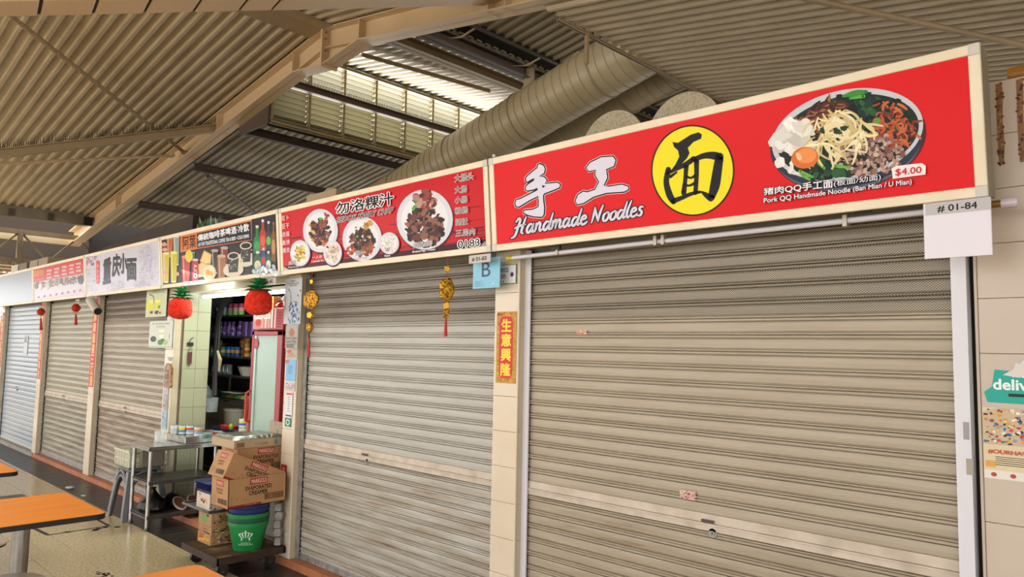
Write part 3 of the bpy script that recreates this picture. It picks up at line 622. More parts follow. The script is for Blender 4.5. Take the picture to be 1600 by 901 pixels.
# ================================================================== SHOP SIGNS
ST, SB = Vector((0, -.2461, 2.6912)), Vector((0, -.2, 2.1832))
SV = (ST-SB).normalized(); SN = Vector((1, 0, 0)).cross(SV).normalized()
if SN.y > 0: SN = -SN
frame_m = mat('cream_sign_frame', '#ecdfc4', .4, col2='#ddcdb0', scale=6, lo=.3, hi=.8); cap_m = mat('cap_plastic', '#c9c4b8', .35); casem = mat('sign_case', '#8f8672', .5, col2='#7c735f', scale=5)
def sp_(x, v, d=0): return Vector((x, SB.y, SB.z))+SV*v+SN*d
def sign(x0, x1, label, panel_col, gloss=None, art=None, caps=True):
    t = thing('shop_sign', label, 'sign', ((x0+x1)/2, -.1, 2.18), 'row of long shop signs')
    g = .006; H = .510; fw = .036
    part('case', MB().ring([[tuple(sp_(x, v, d)) for v, d in ((.004, -.012), (.506, -.012), (.506, -.13), (.004, -.13))] for x in (x0+g+.004, x1-g-.004)]), casem, t)
    def bar(a, b, va, vb): part('frame_bar', MB().ring([[tuple(sp_(x, v, d)) for v, d in ((va, -.012), (vb, -.012), (vb, .004), (va, .004))] for x in (a, b)]), frame_m, t, bev=.004)
    bar(x0+g, x1-g, 0, fw); bar(x0+g, x1-g, H-fw, H); bar(x0+g, x0+g+fw, fw, H-fw); bar(x1-g-fw, x1-g, fw, H-fw)
    if caps:
        for xa in (x0+g-.001, x1-g-fw+.001):
            for va in (0, H-fw-.002): part('corner_cap', MB().ring([[tuple(sp_(x, v, d)) for v, d in ((va-.001, -.01), (va+fw+.003, -.01), (va+fw+.003, .0065), (va-.001, .0065))] for x in (xa, xa+fw)]), cap_m, t, bev=.004)
    part('panel', MB().color(panel_col).poly([sp_(x0+g+fw, fw, -.001), sp_(x1-g-fw, fw, -.001), sp_(x1-g-fw, H-fw, -.001), sp_(x0+g+fw, H-fw, -.001)]), gloss or GLOSSP, t)
    return t
def sprint(ox, oy, sc):
    return Print(lambda a, b: onplane(ox+a/sc, oy+b/sc, SB, SN), SN)
def done(name, pr, t, m=None, label=None): return part(name, pr.mb, m or GLOSSP, t, label=label)
# ---- sign of stall 84
t = sign(-2.849, -.518, 'longest red sign reading Handmade Noodles with a yellow disc and noodle bowl', '#dc1013')
p = sprint(740, 60, 2.5023)
hand = [(600, 135), (635, 150), (648, 180), (640, 215), (600, 240), (640, 245), (662, 270), (645, 300), (700, 295), (750, 290), (775, 310), (765, 335), (720, 355), (640, 385), (632, 400), (635, 450), (642, 500), (638, 555), (625, 578), (590, 578), (550, 575), (500, 562), (470, 545), (468, 525), (490, 518), (540, 515), (575, 500), (590, 490), (590, 440), (590, 405), (520, 440), (430, 495), (405, 490), (397, 465), (405, 435), (440, 425), (500, 395), (560, 365), (585, 350), (580, 338), (560, 350), (500, 362), (483, 350), (485, 325), (510, 300), (550, 275), (558, 260), (540, 265), (500, 290), (488, 285), (485, 255), (500, 235), (540, 200), (580, 170), (585, 145)]
hand = [((730+a/5.3-740)*2.5023, (230+b/5.3-60)*2.5023) for a, b in hand]
gong = [(545, 460), (557, 475), (550, 500), (520, 512), (525, 545), (510, 575), (530, 578), (580, 570), (605, 578), (607, 590), (590, 600), (520, 605), (470, 620), (430, 645), (405, 650), (398, 635), (408, 610), (430, 597), (445, 600), (475, 590), (490, 560), (475, 535), (478, 515), (450, 520), (440, 505), (455, 485), (500, 463)]
for pg in (hand, gong):
    loop = pg+[pg[0], pg[1]]
    p.stroke(loop, 11, '#f4dada', L=1, caps=False, sm=False); p.stroke(loop, 7, '#120c10', L=2, caps=False, sm=False)
    for q in pg: p.ell(q[0], q[1], 3.5, 3.5, '#120c10', L=2, n=8)
    p.poly(pg, '#d9d6e6', L=3)
    p.stroke(loop, 3.2, '#120c10', L=4, caps=False, sm=False)
p.poly([(648-0, 0)]*3, '#000000') if False else None
c_ = [((730+a/5.3-740)*2.5023, (230+b/5.3-60)*2.5023) for a, b in ((622, 312), (652, 322), (625, 338))]
p.poly(c_, '#120c10', L=5)
done('brush_lettering', p, t, label='white brush characters outlined in black')
p = sprint(740, 60, 2.5023)
p.ell(857, 516, 163, 178, '#15110a', n=64, L=1); p.ell(857, 516, 157, 172, '#efe01c', n=64, L=2)
blk = '#17130f'
p.poly([(778, 405), (800, 408), (850, 376), (880, 367), (893, 375), (890, 392), (860, 405), (838, 428), (845, 448), (835, 468), (815, 490), (790, 506), (770, 520), (790, 492), (805, 462), (800, 438), (785, 425)], blk, 4)
for pts, w_ in (([(762, 512), (754, 560), (766, 610), (782, 637)], [14, 15, 18, 16]), ([(782, 635), (812, 624), (850, 608), (885, 600)], [14, 12, 10, 8]), ([(758, 528), (790, 512), (830, 492), (862, 470)], [8, 10, 13, 14]), ([(862, 474), (905, 458), (950, 460), (965, 475)], [12, 16, 22, 18]),
                ([(962, 462), (953, 520), (944, 575), (930, 622)], [22, 25, 26, 18]), ([(928, 626), (910, 612), (893, 600)], [16, 14, 6]), ([(832, 498), (829, 545), (822, 604)], [13, 11, 14]), ([(872, 478), (872, 540), (868, 603)], [14, 12, 12]), ([(834, 540), (850, 545), (868, 536)], [7, 6, 9]), ([(824, 572), (845, 575), (866, 565)], [7, 6, 9]), ([(770, 540), (795, 523)], [9, 5])):
    p.stroke(pts, [q*1.45 for q in w_], blk, L=4)
done('yellow_disc', p, t, label='yellow disc with black brush noodle character')
# script words
G = {'H': ([[(0, 1.45), (.3, 1.85), (.5, 1.6), (.35, .8), (.15, -.1), (-.25, -.35)], [(1.15, 1.9), (.95, 1.0), (.85, .2), (1.1, 0)], [(-.05, .75), (.5, .95), (1.2, 1.05)]], 1.42), 'a': ([[(.72, .85), (.4, 1.0), (.1, .6), (.15, .08), (.45, .08), (.72, .8)], [(.8, 1.0), (.72, .3), (.82, .02), (1.05, .2)]], 1.06), 'n': ([[(.05, 1.0), (.1, .5), (.03, 0)], [(.08, .45), (.35, 1.0), (.58, .85), (.55, .3), (.66, 0), (.9, .2)]], .93),
     'd': ([[(.72, .85), (.4, 1.0), (.1, .6), (.15, .08), (.45, .08), (.72, .8)], [(1.0, 1.9), (.82, .9), (.74, .3), (.84, .02), (1.05, .2)]], 1.08), 'm': ([[(.05, 1.0), (.1, .5), (.03, 0)], [(.08, .45), (.33, 1.0), (.52, .85), (.48, 0)], [(.52, .45), (.78, 1.0), (.98, .85), (.95, .3), (1.05, 0), (1.25, .2)]], 1.3), 'e': ([[(.1, .5), (.6, .68), (.52, 1.0), (.22, .92), (.08, .45), (.22, .03), (.55, .03), (.85, .28)]], .86),
     'N': ([[(.05, 0), (.18, 1.0), (.2, 1.8)], [(.2, 1.8), (.5, .9), (.82, .05)], [(.82, .05), (.9, 1.0), (1.15, 1.9)]], 1.3), 'o': ([[(.45, 1.0), (.12, .7), (.15, .1), (.5, .05), (.75, .5), (.6, .95), (.4, 1.0)], [(.6, .9), (.9, .8)]], .88), 'l': ([[(.42, 1.9), (.14, .9), (.12, .2), (.3, 0), (.5, .2)]], .52), 's': ([[(.62, .95), (.32, 1.02), (.18, .72), (.52, .42), (.4, .02), (0, .08)]], .78)}
p = sprint(740, 60, 2.5023); bl, br = Vector((158, 768)), Vector((664, 690)); ux = (br-bl); word = 'Handmade Noodles'; tot = sum(G[ch][1] if ch != ' ' else .5 for ch in word); sx = ux.length/tot; ux.normalize(); sy = 34; up = Vector((.16, -1)); x = 0
for LL, gr, cc in ((1, 5.2, '#20141c'), (2, 1.2, '#d9d6e6')):
    x = 0
    for ch in word:
        if ch == ' ': x += .5; continue
        for st_ in G[ch][0]:
            pts = [(bl.x+ux.x*sx*(x+a)+up.x*sy*b, bl.y+ux.y*sx*(x+a)+up.y*sy*b) for a, b in st_]
            p.stroke(pts, [4.5]+[8.5]*(len(pts)-2)+[5], cc, L=LL, grow=gr-1)
        x += G[ch][1]
done('script_lettering', p, t, label='white script lettering with dark outline')
# noodle bowl picture
p = sprint(1160, 40, 2.3705)
p.ell(392, 425, 292, 186, '#5a1512', -11, 60, 1); p.ell(390, 440, 278, 168, '#5c6270', -10, 60, 2); p.ell(388, 425, 286, 172, '#2b3446', -10, 60, 2.5)
p.ell(390, 404, 284, 166, '#c8ccd4', -12, 60, 3); p.ell(392, 408, 266, 148, '#20261f', -12, 60, 4)
inb = lambda x, y: ((x-392)*.978-(y-408)*.208)**2/250**2+((x-392)*.208+(y-408)*.978)**2/136**2 < 1
p.scatter(lambda x, y: inb(x, y) and y < 390 and x > 340, (340, 240, 600, 400), 90, 22, ['#10231a', '#1c3a22', '#0c1712', '#2c5a30', '#162c24'], 'blob', 4)
p.stroke([(375, 262), (420, 250), (460, 245)], [10, 22, 12], '#3f8f35', L=9); p.stroke([(400, 270), (450, 262)], [8, 14], '#57ad45', L=9.5); p.ell(502, 356, 15, 13, '#4ea13a', L=9)
p.scatter(lambda x, y: inb(x, y) and x+y*.5 < 505 and y < 395, (160, 240, 370, 395), 95, 8, ['#7a3a22', '#8f4c2c', '#54261a', '#9b5f3d', '#3c1c14'], 'strand', 6, (-60, 60), 3.2)
p.scatter(lambda x, y: inb(x, y) and x > 505 and y > 265 and y < 440, (500, 270, 670, 440), 85, 9, ['#a04324', '#b5552f', '#7d2c18', '#c46a3e'], 'strand', 7, None, 2)
p.scatter(inell(195, 445, 78, 92), (115, 350, 275, 550), 70, 24, ['#e9e6df', '#dcd8cf', '#f3f1ec', '#cfcabf'], 'blob', 8)
p.scatter(inell(470, 475, 128, 82), (345, 385, 620, 560), 260, 9, ['#a58277', '#b89789', '#8a665e', '#c4a99c', '#75534d'], 'blob', 9)
p.scatter(inell(310, 525, 105, 42), (200, 470, 420, 575), 60, 17, ['#17301d', '#22482a', '#0f1f16', '#2f6135'], 'blob', 8)
for a in ((215, 540, 260, 560), (225, 555, 250, 570), (285, 510, 305, 528), (345, 520, 395, 526)): p.stroke([(a[0], a[1]), (a[2], a[3])], [12, 10], '#6fb04b', L=13)
p.scatter(inell(355, 390, 100, 88), (250, 295, 455, 480), 70, 9, ['#e4d3a0', '#d7c28a', '#efe2b8', '#cbb47c'], 'strand', 12, None, 4)
for k in range(16):
    a0 = random.uniform(0, 6.28); cx, cy = 350+random.uniform(-35, 35), 385+random.uniform(-30, 30); rr = random.uniform(28, 62)
    p.stroke([(cx+rr*math.cos(a0+i*.5), cy+rr*.85*math.sin(a0+i*.5)) for i in range(6)], [7, 10, 11, 11, 10, 6], random.choice(['#ecdcae', '#dfcd97', '#f2e7c4', '#d2bc84']), L=15+k*.2)
for a in ((300, 388), (352, 392), (378, 380)): p.ell(a[0], a[1], 14, 9, '#1d3d1c', random.uniform(0, 90), 9, 19, jag=.4)
p.ell(234, 490, 50, 40, '#d9702f', -10, 30, 19); p.ell(240, 482, 38, 28, '#ef9252', -10, 30, 19.5); p.ell(212, 485, 16, 9, '#f7c39a', 60, 16, 20)
done('bowl_picture', p, t, label='printed picture of a bowl of pork noodles')
p = sprint(1160, 40, 2.3705)
p.poly([(555, 530), (572, 520), (668, 510), (682, 520), (681, 552), (560, 568)], '#efe6e6', L=22); p.text('$4.00', (570, 560), (666, 549), (666, 522), (570, 532), '#c81e22', bold=.02, L=23)
p.text('猪肉QQ手工面', (83, 630), (338, 602), (338, 568), (83, 603), '#eceaf2', bold=.02, L=23, outline='#23202a', ow=.06)
p.text('(板面/幼面)', (342, 600), (516, 575), (516, 548), (342, 574), '#e9e6ee', bold=.005, L=23, outline='#23202a', ow=.05)
p.text('Pork QQ Handmade Noodle (Ban Mian / U Mian)', (83, 663), (630, 592), (630, 568), (83, 640), '#eceaf2', bold=.015, L=23, outline='#23202a', ow=.055)
done('dish_caption', p, t)
part('screw', MB(True).cyl(sp_(-2.83, .52, -.03), sp_(-2.83, .535, -.03), .01, 10), cap_m, t)
# ---- sign of stall 83
t = sign(-5.153, -2.849, 'dark-edged red sign reading Bedok Kway Chap with plated dishes', '#c60a14')
p = sprint(420, 240, 4.3243)
for k in range(90):
    u = random.uniform(0, 1); x = 95+u*1300; y = 760-u*130-abs(random.gauss(0, 110)); 
    if not 300 < y+ (x-95)*.1: continue
    xe = min(x+random.uniform(60, 260), 1462); yb = min(y, 790-.108*(x-95)-6)
    p.stroke([(x, yb), (xe, yb-(xe-x)*.12)], random.uniform(2, 9), random.choice(['#8c1018', '#6e0d14', '#a3141c', '#54090f']), L=1+random.random(), caps=False)
p.poly([(95, 790), (95, 760), (500, 715), (1470, 575), (1472, 640)], '#3a0c12', L=2.2); p.poly([(1390, 650), (1440, 610), (1466, 590), (1468, 640)], '#8f96ac', L=2.4); p.poly([(97, 760), (140, 785), (98, 795)], '#c9aeb9', L=2.4)
def plate(cx, cy, a, b, foods, L=4, rim='#d4d4de', inner='#e4e4ea', q=.72):
    p.ell(cx+4, cy+8, a+3, b+3, '#4a0b10', L=L-.5); p.ell(cx, cy, a, b, rim, L=L); p.ell(cx, cy, a*.82, b*.82, inner, L=L+.5)
    for (dx, dy, ra, rb, n, sz, cols, kind) in foods: p.scatter(inell(cx+dx*a, cy+dy*b, ra*a, rb*b), (cx-a, cy-b, cx+a, cy+b), n, sz, cols, kind, L+1+(4 if cols[0] in ('#4fae3a', '#5fae3a') else 0))
BR = ['#4a2a22', '#6a3c2e', '#3a1e1a', '#8a5038', '#2c1613']; OR = ['#b5602c', '#c9763a', '#9c4a22']
plate(350, 520, 118, 147, [(0, .05, .55, .55, 90, 17, BR, 'blob'), (-.45, .0, .2, .5, 26, 16, ['#c9963c', '#d8ac52', '#a97728'], 'blob'), (.1, .55, .5, .2, 26, 15, OR, 'blob'), (.3, -.55, .2, .35, 18, 14, ['#8e2a1a', '#a13a24'], 'blob'), (-.05, -.35, .12, .25, 14, 10, ['#4fae3a', '#2f8a2c'], 'blob')])
plate(632, 575, 133, 150, [(0, .05, .6, .5, 110, 17, BR, 'blob'), (.35, -.45, .3, .35, 26, 18, ['#c9963c', '#e0bc74', '#a97728'], 'blob'), (0, .5, .75, .25, 40, 15, OR+['#8e3a22'], 'blob'), (-.3, -.3, .12, .3, 14, 11, ['#4fae3a', '#2f8a2c'], 'blob')])
plate(1055, 445, 190, 203, [(0, .25, .66, .62, 150, 24, ['#2c1512', '#4a241d', '#1d0f0e', '#6a352a', '#8a5a48'], 'blob'), (0, -.6, .4, .35, 60, 22, ['#7a2f28', '#93453a', '#5a211e', '#b98a80'], 'blob'), (-.3, -.5, .2, .2, 18, 14, ['#4fae3a', '#2f8a2c'], 'blob'), (-.5, .25, .2, .3, 20, 20, OR, 'blob')])
plate(215, 672, 67, 88, [(0, 0, .6, .6, 70, 9, ['#c9b23c', '#ddd058', '#a98f28'], 'blob'), (0, 0, .35, .4, 20, 8, ['#b83a22'], 'blob')], L=12)
plate(435, 670, 62, 85, [(0, 0, .7, .7, 60, 11, ['#d8c2ae', '#c4a58f', '#e4d5c8'], 'blob'), (-.1, -.4, .5, .3, 14, 8, ['#6a2a1e'], 'blob'), (.0, .1, .12, .35, 12, 8, ['#5fae3a'], 'blob')], L=12)
plate(818, 605, 66, 74, [(0, 0, .8, .8, 110, 8, ['#dcd6d0', '#c9c0b8', '#eae6e2'], 'blob')], L=12)
done('dish_pictures', p, t, label='printed pictures of plated braised dishes')
p = sprint(420, 240, 4.3243); W_, K_ = '#f0eef2', '#100c0e'
p.text('勿洛粿汁', (462, 412), (850, 343), (846, 257), (460, 335), K_, bold=.02, L=20, outline=W_, ow=.055)
p.text('BEDOK KWAY CHAP', (464, 468), (848, 398), (848, 362), (466, 434), K_, bold=.018, L=20, shear=.25, outline='#efe0e2', ow=.05)
for s_, q in (('大肠头', (1262, 195, 1390, 175, 50)), ('大肠', (1264, 270, 1345, 260, 46)), ('小肠', (1264, 338, 1348, 330, 44)), ('粉肠', (1266, 410, 1352, 400, 44)), ('猪肚', (1268, 488, 1354, 478, 44)), ('三层肉', (1270, 562, 1400, 548, 46))):
    p.text(s_, (q[0], q[1]), (q[2], q[3]), (q[2], q[3]-q[4]), (q[0], q[1]-q[4]), K_, L=20, outline='#efe2e4', ow=.045)
p.text('0183', (1286, 640), (1432, 622), (1430, 572), (1284, 590), K_, bold=.01, L=20, outline=W_, ow=.07)
for s_, x, y in (('豆卜', 92, 455), ('豆干', 94, 510), ('卤蛋', 96, 565), ('鱼饼', 98, 620), ('猪皮', 98, 673)): p.text(s_, (x, y), (x+52, y-9), (x+50, y-42), (x-2, y-34), '#e8d4d8', L=20, bold=.01)
p.text('卤猪脚', (985, 638), (1110, 620), (1110, 585), (985, 600), K_, L=20, outline=W_, ow=.05); p.text("Braised Pig's Trotter", (978, 674), (1134, 655), (1134, 638), (978, 656), W_, bold=.02, L=20)
p.text('饭', (792, 662), (824, 658), (824, 630), (792, 634), K_, L=20, outline=W_, ow=.05); p.text('Rice', (790, 697), (826, 693), (826, 680), (790, 684), W_, bold=.02, L=20)
p.text('粿汁', (592, 690), (655, 682), (655, 650), (592, 658), K_, L=20, outline=W_, ow=.05); p.text('Kway Chap', (586, 718), (668, 708), (668, 695), (586, 704), '#a9a2b4', L=20)
p.text('一人份', (300, 712), (368, 704), (368, 682), (300, 690), W_, L=20); p.text('1 person Set', (298, 738), (378, 728), (378, 713), (298, 722), W_, bold=.02, L=20)
p.text('咸菜', (140, 752), (190, 745), (190, 718), (140, 726), K_, L=20, outline=W_, ow=.05); p.text('Preserved Veg', (138, 775), (205, 768), (205, 757), (138, 763), W_, bold=.02, L=20)
done('lettering', p, t)
# ---- sign of the drinks stall 82
t = sign(-7.498, -5.153, 'brown sign picturing drinks, toast and beer bottles over the open stall', '#231a1c')
p = sprint(220, 320, 3.7538)
p.poly([(232, 280), (232, 178), (650, 82), (655, 205), (330, 258)], '#d9763a', L=1); p.poly([(330, 252), (330, 168), (645, 96), (650, 203)], '#17141a', L=2)
p.text('阿葉', (247, 262), (324, 248), (322, 172), (245, 186), '#23140e', bold=.01, L=3)
p.text('傳統咖啡茶啤酒·冷飲', (336, 214), (636, 152), (632, 106), (334, 176), '#e6e8ee', bold=.03, L=3)
p.text('AH YAP-TRADITIONAL COFFEE TEA & BEER • COLD DRINK', (337, 245), (637, 190), (636, 171), (337, 222), '#dfe2ea', bold=.03, L=3)
def glass(x0, y0, x1, y1, c, rim='#c4b37a', L=4, tp=.12):
    w_ = x1-x0; p.poly([(x0, y0), (x1, y0), (x1-w_*tp, y1), (x0+w_*tp, y1)], c, L); p.poly([(x0+w_*.15, y0+8), (x0+w_*.3, y0+8), (x0+w_*.34, y1-6), (x0+w_*.24, y1-6)], rim, L+.4); p.ell((x0+x1)/2, y0, w_/2, w_/5, rim, L=L+.5); p.ell((x0+x1)/2, y1, w_*(.5-tp), w_/7, rim, L=L+.3)
glass(190, 185, 228, 350, '#8f9a92', '#c9cfc6'); glass(152, 190, 190, 300, '#b5602e', '#c9a88a', 5); glass(128, 285, 170, 452, '#c9b428', '#e0d69a', 6); glass(174, 280, 216, 450, '#c2b81f', '#e0dc80', 6)
for q in ((130, 232, 28), (135, 262, 26), (210, 405, 18), (140, 395, 20)): p.ell(q[0]+8, q[1], q[2]*.6, 12, '#d99a86', L=7, jag=.2)
glass(240, 305, 292, 455, '#b8332c', '#d98a72', 5); p.ell(284, 300, 22, 36, '#dccb3e', 0, 18, 6); p.poly([(303, 325), (340, 322), (338, 448), (305, 452)], '#b3242a', 6); p.ell(321, 322, 18, 7, '#c9c4c4', L=6.5); p.text('COLA', (312, 430), (312, 350), (332, 348), (332, 428), '#e8dcdc', L=7)
glass(298, 280, 320, 320, '#3c6a4a', '#7f9c8a', 5)
for q in (((348, 330), (372, 265), (418, 290), (412, 345), (378, 352)), ((338, 350), (365, 330), (395, 345), (380, 410), (342, 425))): p.poly(q, '#d9a862', 6); p.poly([(a*.8+sum(z[0] for z in q)/5*.2, b*.8+sum(z[1] for z in q)/5*.2) for a, b in q], '#ecc98a', 6.5)
p.ell(403, 397, 40, 48, '#d8c9a4', L=7); p.ell(403, 397, 31, 38, '#e9dfc4', L=7.3); p.ell(395, 395, 14, 18, '#e8a63c', L=7.6); p.ell(417, 402, 12, 15, '#e6ae4a', L=7.6)
glass(413, 268, 458, 400, '#2a1c18', '#a89c94', 6); glass(450, 300, 500, 432, '#9c6a3e', '#c4a27e', 7); glass(468, 252, 515, 350, '#7a2a28', '#b59a94', 5)
for cx, cy, r_, L_ in ((545, 345, 1, 8), (618, 285, 1, 7)):
    p.ell(cx, cy+35, 60, 42, '#d3cab4', -8, L=L_); p.poly([(cx-34, cy-45), (cx+32, cy-50), (cx+26, cy+48), (cx-26, cy+52)], '#2f2a26', L_+.3); p.ell(cx, cy-46, 35, 22, '#d9cfba', -6, L=L_+.5); p.ell(cx, cy-46, 28, 16, '#1b120e', -6, L=L_+.8); p.stroke([(cx+32, cy-20), (cx+52, cy-25), (cx+48, cy+15), (cx+28, cy+18)], 8, '#cfc6b0', L=L_+.2)
    p.scatter(inell(cx-5, cy+5, 24, 32), (cx-32, cy-30, cx+26, cy+40), 14, 4, ['#b9ab98', '#8c7f70'], 'blob', L_+1)
p.poly([(652, 82), (798, 50), (800, 398), (658, 416)], '#1c1a20', 9)
def bottle(x0, x1, yn, ys, yb, c, lab, cap, L=10):
    m_ = (x0+x1)/2; w_ = x1-x0; p.poly([(m_-w_*.18, yn), (m_+w_*.18, yn), (m_+w_*.2, ys-12), (x1, ys+15), (x1, yb), (x0, yb), (x0, ys+15), (m_-w_*.2, ys-12)], c, L); p.poly([(m_-w_*.2, yn), (m_+w_*.2, yn), (m_+w_*.2, yn+16), (m_-w_*.2, yn+16)], cap, L+.5); p.ell(m_, (ys+yb)/2, w_*.42, (yb-ys)*.26, lab, L=L+.6)
bottle(664, 706, 120, 190, 285, '#1f7a3e', '#2f9a52', '#d8d4b0'); bottle(700, 736, 85, 150, 270, '#b03a2c', '#d8574a', '#dad7da'); bottle(736, 768, 95, 160, 260, '#3a3c3a', '#69b13c', '#d6d6d6'); bottle(768, 794, 100, 160, 330, '#7d4f22', '#b98a4e', '#a8641f')
bottle(666, 712, 270, 300, 405, '#2d5e3a', '#cfcaa8', '#cfd0c0', 12); bottle(708, 738, 250, 280, 370, '#31488f', '#b33a3a', '#c9cad6', 12); bottle(736, 768, 270, 300, 400, '#2b5c34', '#d8d6c8', '#cfd0c0', 12)
p.scatter(lambda x, y: y > 370-.1*(x-660) and 662 < x < 798, (662, 350, 798, 408), 40, 12, ['#c9d2d8', '#a8b4bc', '#e2e8ec', '#8b979f'], 'blob', 14)
done('drinks_picture', p, t, label='printed picture of drinks, toast and bottles')
# ---- calligraphy sign 81
t = sign(-9.855, -7.498, 'lavender-white sign with black brush calligraphy and pink blossom', '#cbc8d6')
p = sprint(120, 380, 7.5063); ink = '#191516'
def ch(s_, x0, y0, x1, y1, dy=0, sh=.0, b=.045): p.text(s_, (x0, y1), (x1, y1-dy), (x1, y0-dy), (x0, y0), ink, bold=b, L=4, shear=sh)
ch('重', 308, 190, 400, 475, 22, .1); ch('庆', 415, 135, 505, 385, 10, .1); ch('小', 503, 125, 588, 350, 5); ch('面', 590, 185, 696, 430, 5)
p.poly([(228, 212), (240, 202), (262, 204), (268, 215), (268, 462), (256, 474), (236, 474), (228, 462)], '#d0453c', 3)
for i, s_ in enumerate('大少小厂'): p.text(s_, (236, 285+i*60), (260, 282+i*60), (260, 245+i*60), (236, 248+i*60), '#ecd6d8', L=4)
for k in range(60):
    a = random.uniform(0, 6.28); x, y = random.choice([(130, 170), (165, 200), (205, 150), (225, 185), (180, 245), (120, 225)]); p.ell(x+random.gauss(0, 13), y+random.gauss(0, 14), 7, 5, random.choice(['#b0708f', '#c48aa8', '#8f4a72', '#a9577f']), random.uniform(0, 180), 7, L=3, jag=.3)
p.stroke([(100, 150), (120, 175), (150, 195), (190, 240)], 3, '#4a3540', L=2); p.stroke([(100, 185), (135, 165), (185, 150)], 2, '#4a3540', L=2)
def lineart(x0, y0, x1, y1, n):
    for _ in range(n):
        x, y = random.uniform(x0, x1), random.uniform(y0, y1); l = random.uniform(10, 34)
        if random.random() < .5: pts = [(x, y), (x+l, y-l*.1)]
        elif random.random() < .6: pts = [(x, y), (x, y+l)]
        else: pts = [(x, y), (x+l*.5, y-l*.3), (x+l, y)]
        p.stroke(pts, 1.5, random.choice(['#8e8a9c', '#a19db0', '#7d7a8b']), L=2, caps=False, sm=False)
lineart(105, 290, 225, 570, 120); lineart(340, 440, 560, 560, 90); lineart(720, 20, 880, 500, 330); lineart(660, 440, 800, 520, 60); lineart(880, 60, 960, 440, 40)
for i in range(6): p.stroke([(460+i*8, 540-i*17), (500, 528-i*17), (560-i*8, 520-i*17)], 2.2, '#858193', L=2)
done('lettering', p, t, label='black calligraphy over fine grey line art')
# ---- menu sign 80
t = sign(-12.213, -9.855, 'small-print red and white menu sign next to the blank one', '#c7bfc6')
p = sprint(0, 380, 6.4375)
p.poly([(338, 250), (838, 133), (842, 302), (342, 392)], '#c9382f', 1)
for i, s_ in enumerate('重慶美食'): p.text(s_, (345+i*25, 335-i*4), (366+i*25, 332-i*4), (366+i*25, 270-i*5), (345+i*25, 275-i*5), '#e2a24a', bold=.02, L=2)
p.stroke([(346, 372), (440, 354)], 5, '#d98a4a', L=2)
for c0, xs in enumerate((470, 545, 622, 695, 765)):
    for r_ in range(3):
        y = 262+r_*36-(xs-470)*.235; w_ = 50 if r_ != 1 else 42; p.text('麻辣面'[:3], (xs, y+26), (xs+w_, y+20), (xs+w_, y-4), (xs, y+4), '#eadada', bold=.02, L=2)
for k in range(150):
    x = random.uniform(345, 838); y0 = 400-(x-345)*.16; p.ell(x, y0+random.uniform(-2, 62), random.uniform(8, 18), random.uniform(5, 11), random.choice(['#5a5a4a', '#8a4a40', '#7d7668', '#a33f3f', '#4a4642', '#9a9688', '#6d7a52']), random.uniform(0, 90), 9, L=2+random.random(), jag=.3)
p.ell(812, 368, 30, 44, '#35383f', L=4); p.ell(366, 430, 20, 30, '#4d4a42', L=4); p.ell(406, 432, 18, 34, '#c9c6bc', L=4.2); p.ell(478, 425, 20, 40, '#b5b2aa', L=4.2)
p.poly([(345, 555), (842, 470), (845, 502), (345, 578)], '#d8a9bd', 1.5)
for i in range(8): p.text('$5', (378+i*60, 556-i*10), (398+i*60, 552-i*10), (398+i*60, 530-i*10), (378+i*60, 534-i*10), '#8a2a58', bold=.03, L=3)
done('menu_print', p, t, label='printed menu of dishes and prices')
sign(-14.57, -12.213, 'blank glossy white sign at the far end', '#a0a8b2')
sign(-16.93, -14.57, 'blank pale sign beyond the last white shutter', '#9da3aa')
# ================================================================== unit number plates
def plate_sign(px0, px1, py0, py1, s_, y, label, back='#cfcbd0', ty=None, h=.036):
    a, b = aty(px0, py1, y), aty(px1, py0, y)
    return a, b
white_ac = mat('white_acrylic', '#d3ccd3', .08, coat=.5)
def numplate(x0, x1, z0, z1, y, text, label, tz0, tz1, tx0, tx1, strip=None, mm=None):
    t = thing('number_plate', label, 'sign', ((x0+x1)/2, y, z0), 'unit number plates')
    part('board', MB().box(x0, x1, y, y+.006, z0, z1), mm or white_ac, t, bev=.002)
    p = Print(flatconv((0, y, 0), (1, 0, 0), (0, 0, 1)), (0, -1, 0))
    if strip: p.poly(rect4(*strip), '#bdb9bb', 1)
    T(p, text, tx0, tz0, tx1, tz1, '#16130f', bold=.02, L=2); part('number', p.mb, PRINT, t); return t
numplate(-.712, -.513, 1.986, 2.178, -.222, '# 01-84', 'square white plate numbered 01-84 at the wide shutter corner', 2.142, 2.166, -.668, -.552, (-.705, 2.135, -.515, 2.176))
numplate(-3.011, -2.838, 2.125, 2.172, -.222, '# 01-83', 'small plate numbered 01-83 above the blue poster', 2.135, 2.158, -2.985, -2.868, mm=mat('plate_grey', '#bdb8ae', .4))
numplate(-5.46, -5.21, 2.118, 2.168, -.21, '# 01-82', 'small plate numbered 01-82 beside the larger paper pineapple', 2.128, 2.157, -5.42, -5.25, mm=mat('plate_grey', '#bdb8ae', .4))
numplate(-10.22, -10.08, 2.11, 2.165, -.21, '01-80', 'tiny square plate numbered 01-80 beside the white spotlight', 2.125, 2.15, -10.20, -10.10, mm=mat('plate_grey', '#bdb8ae', .4))
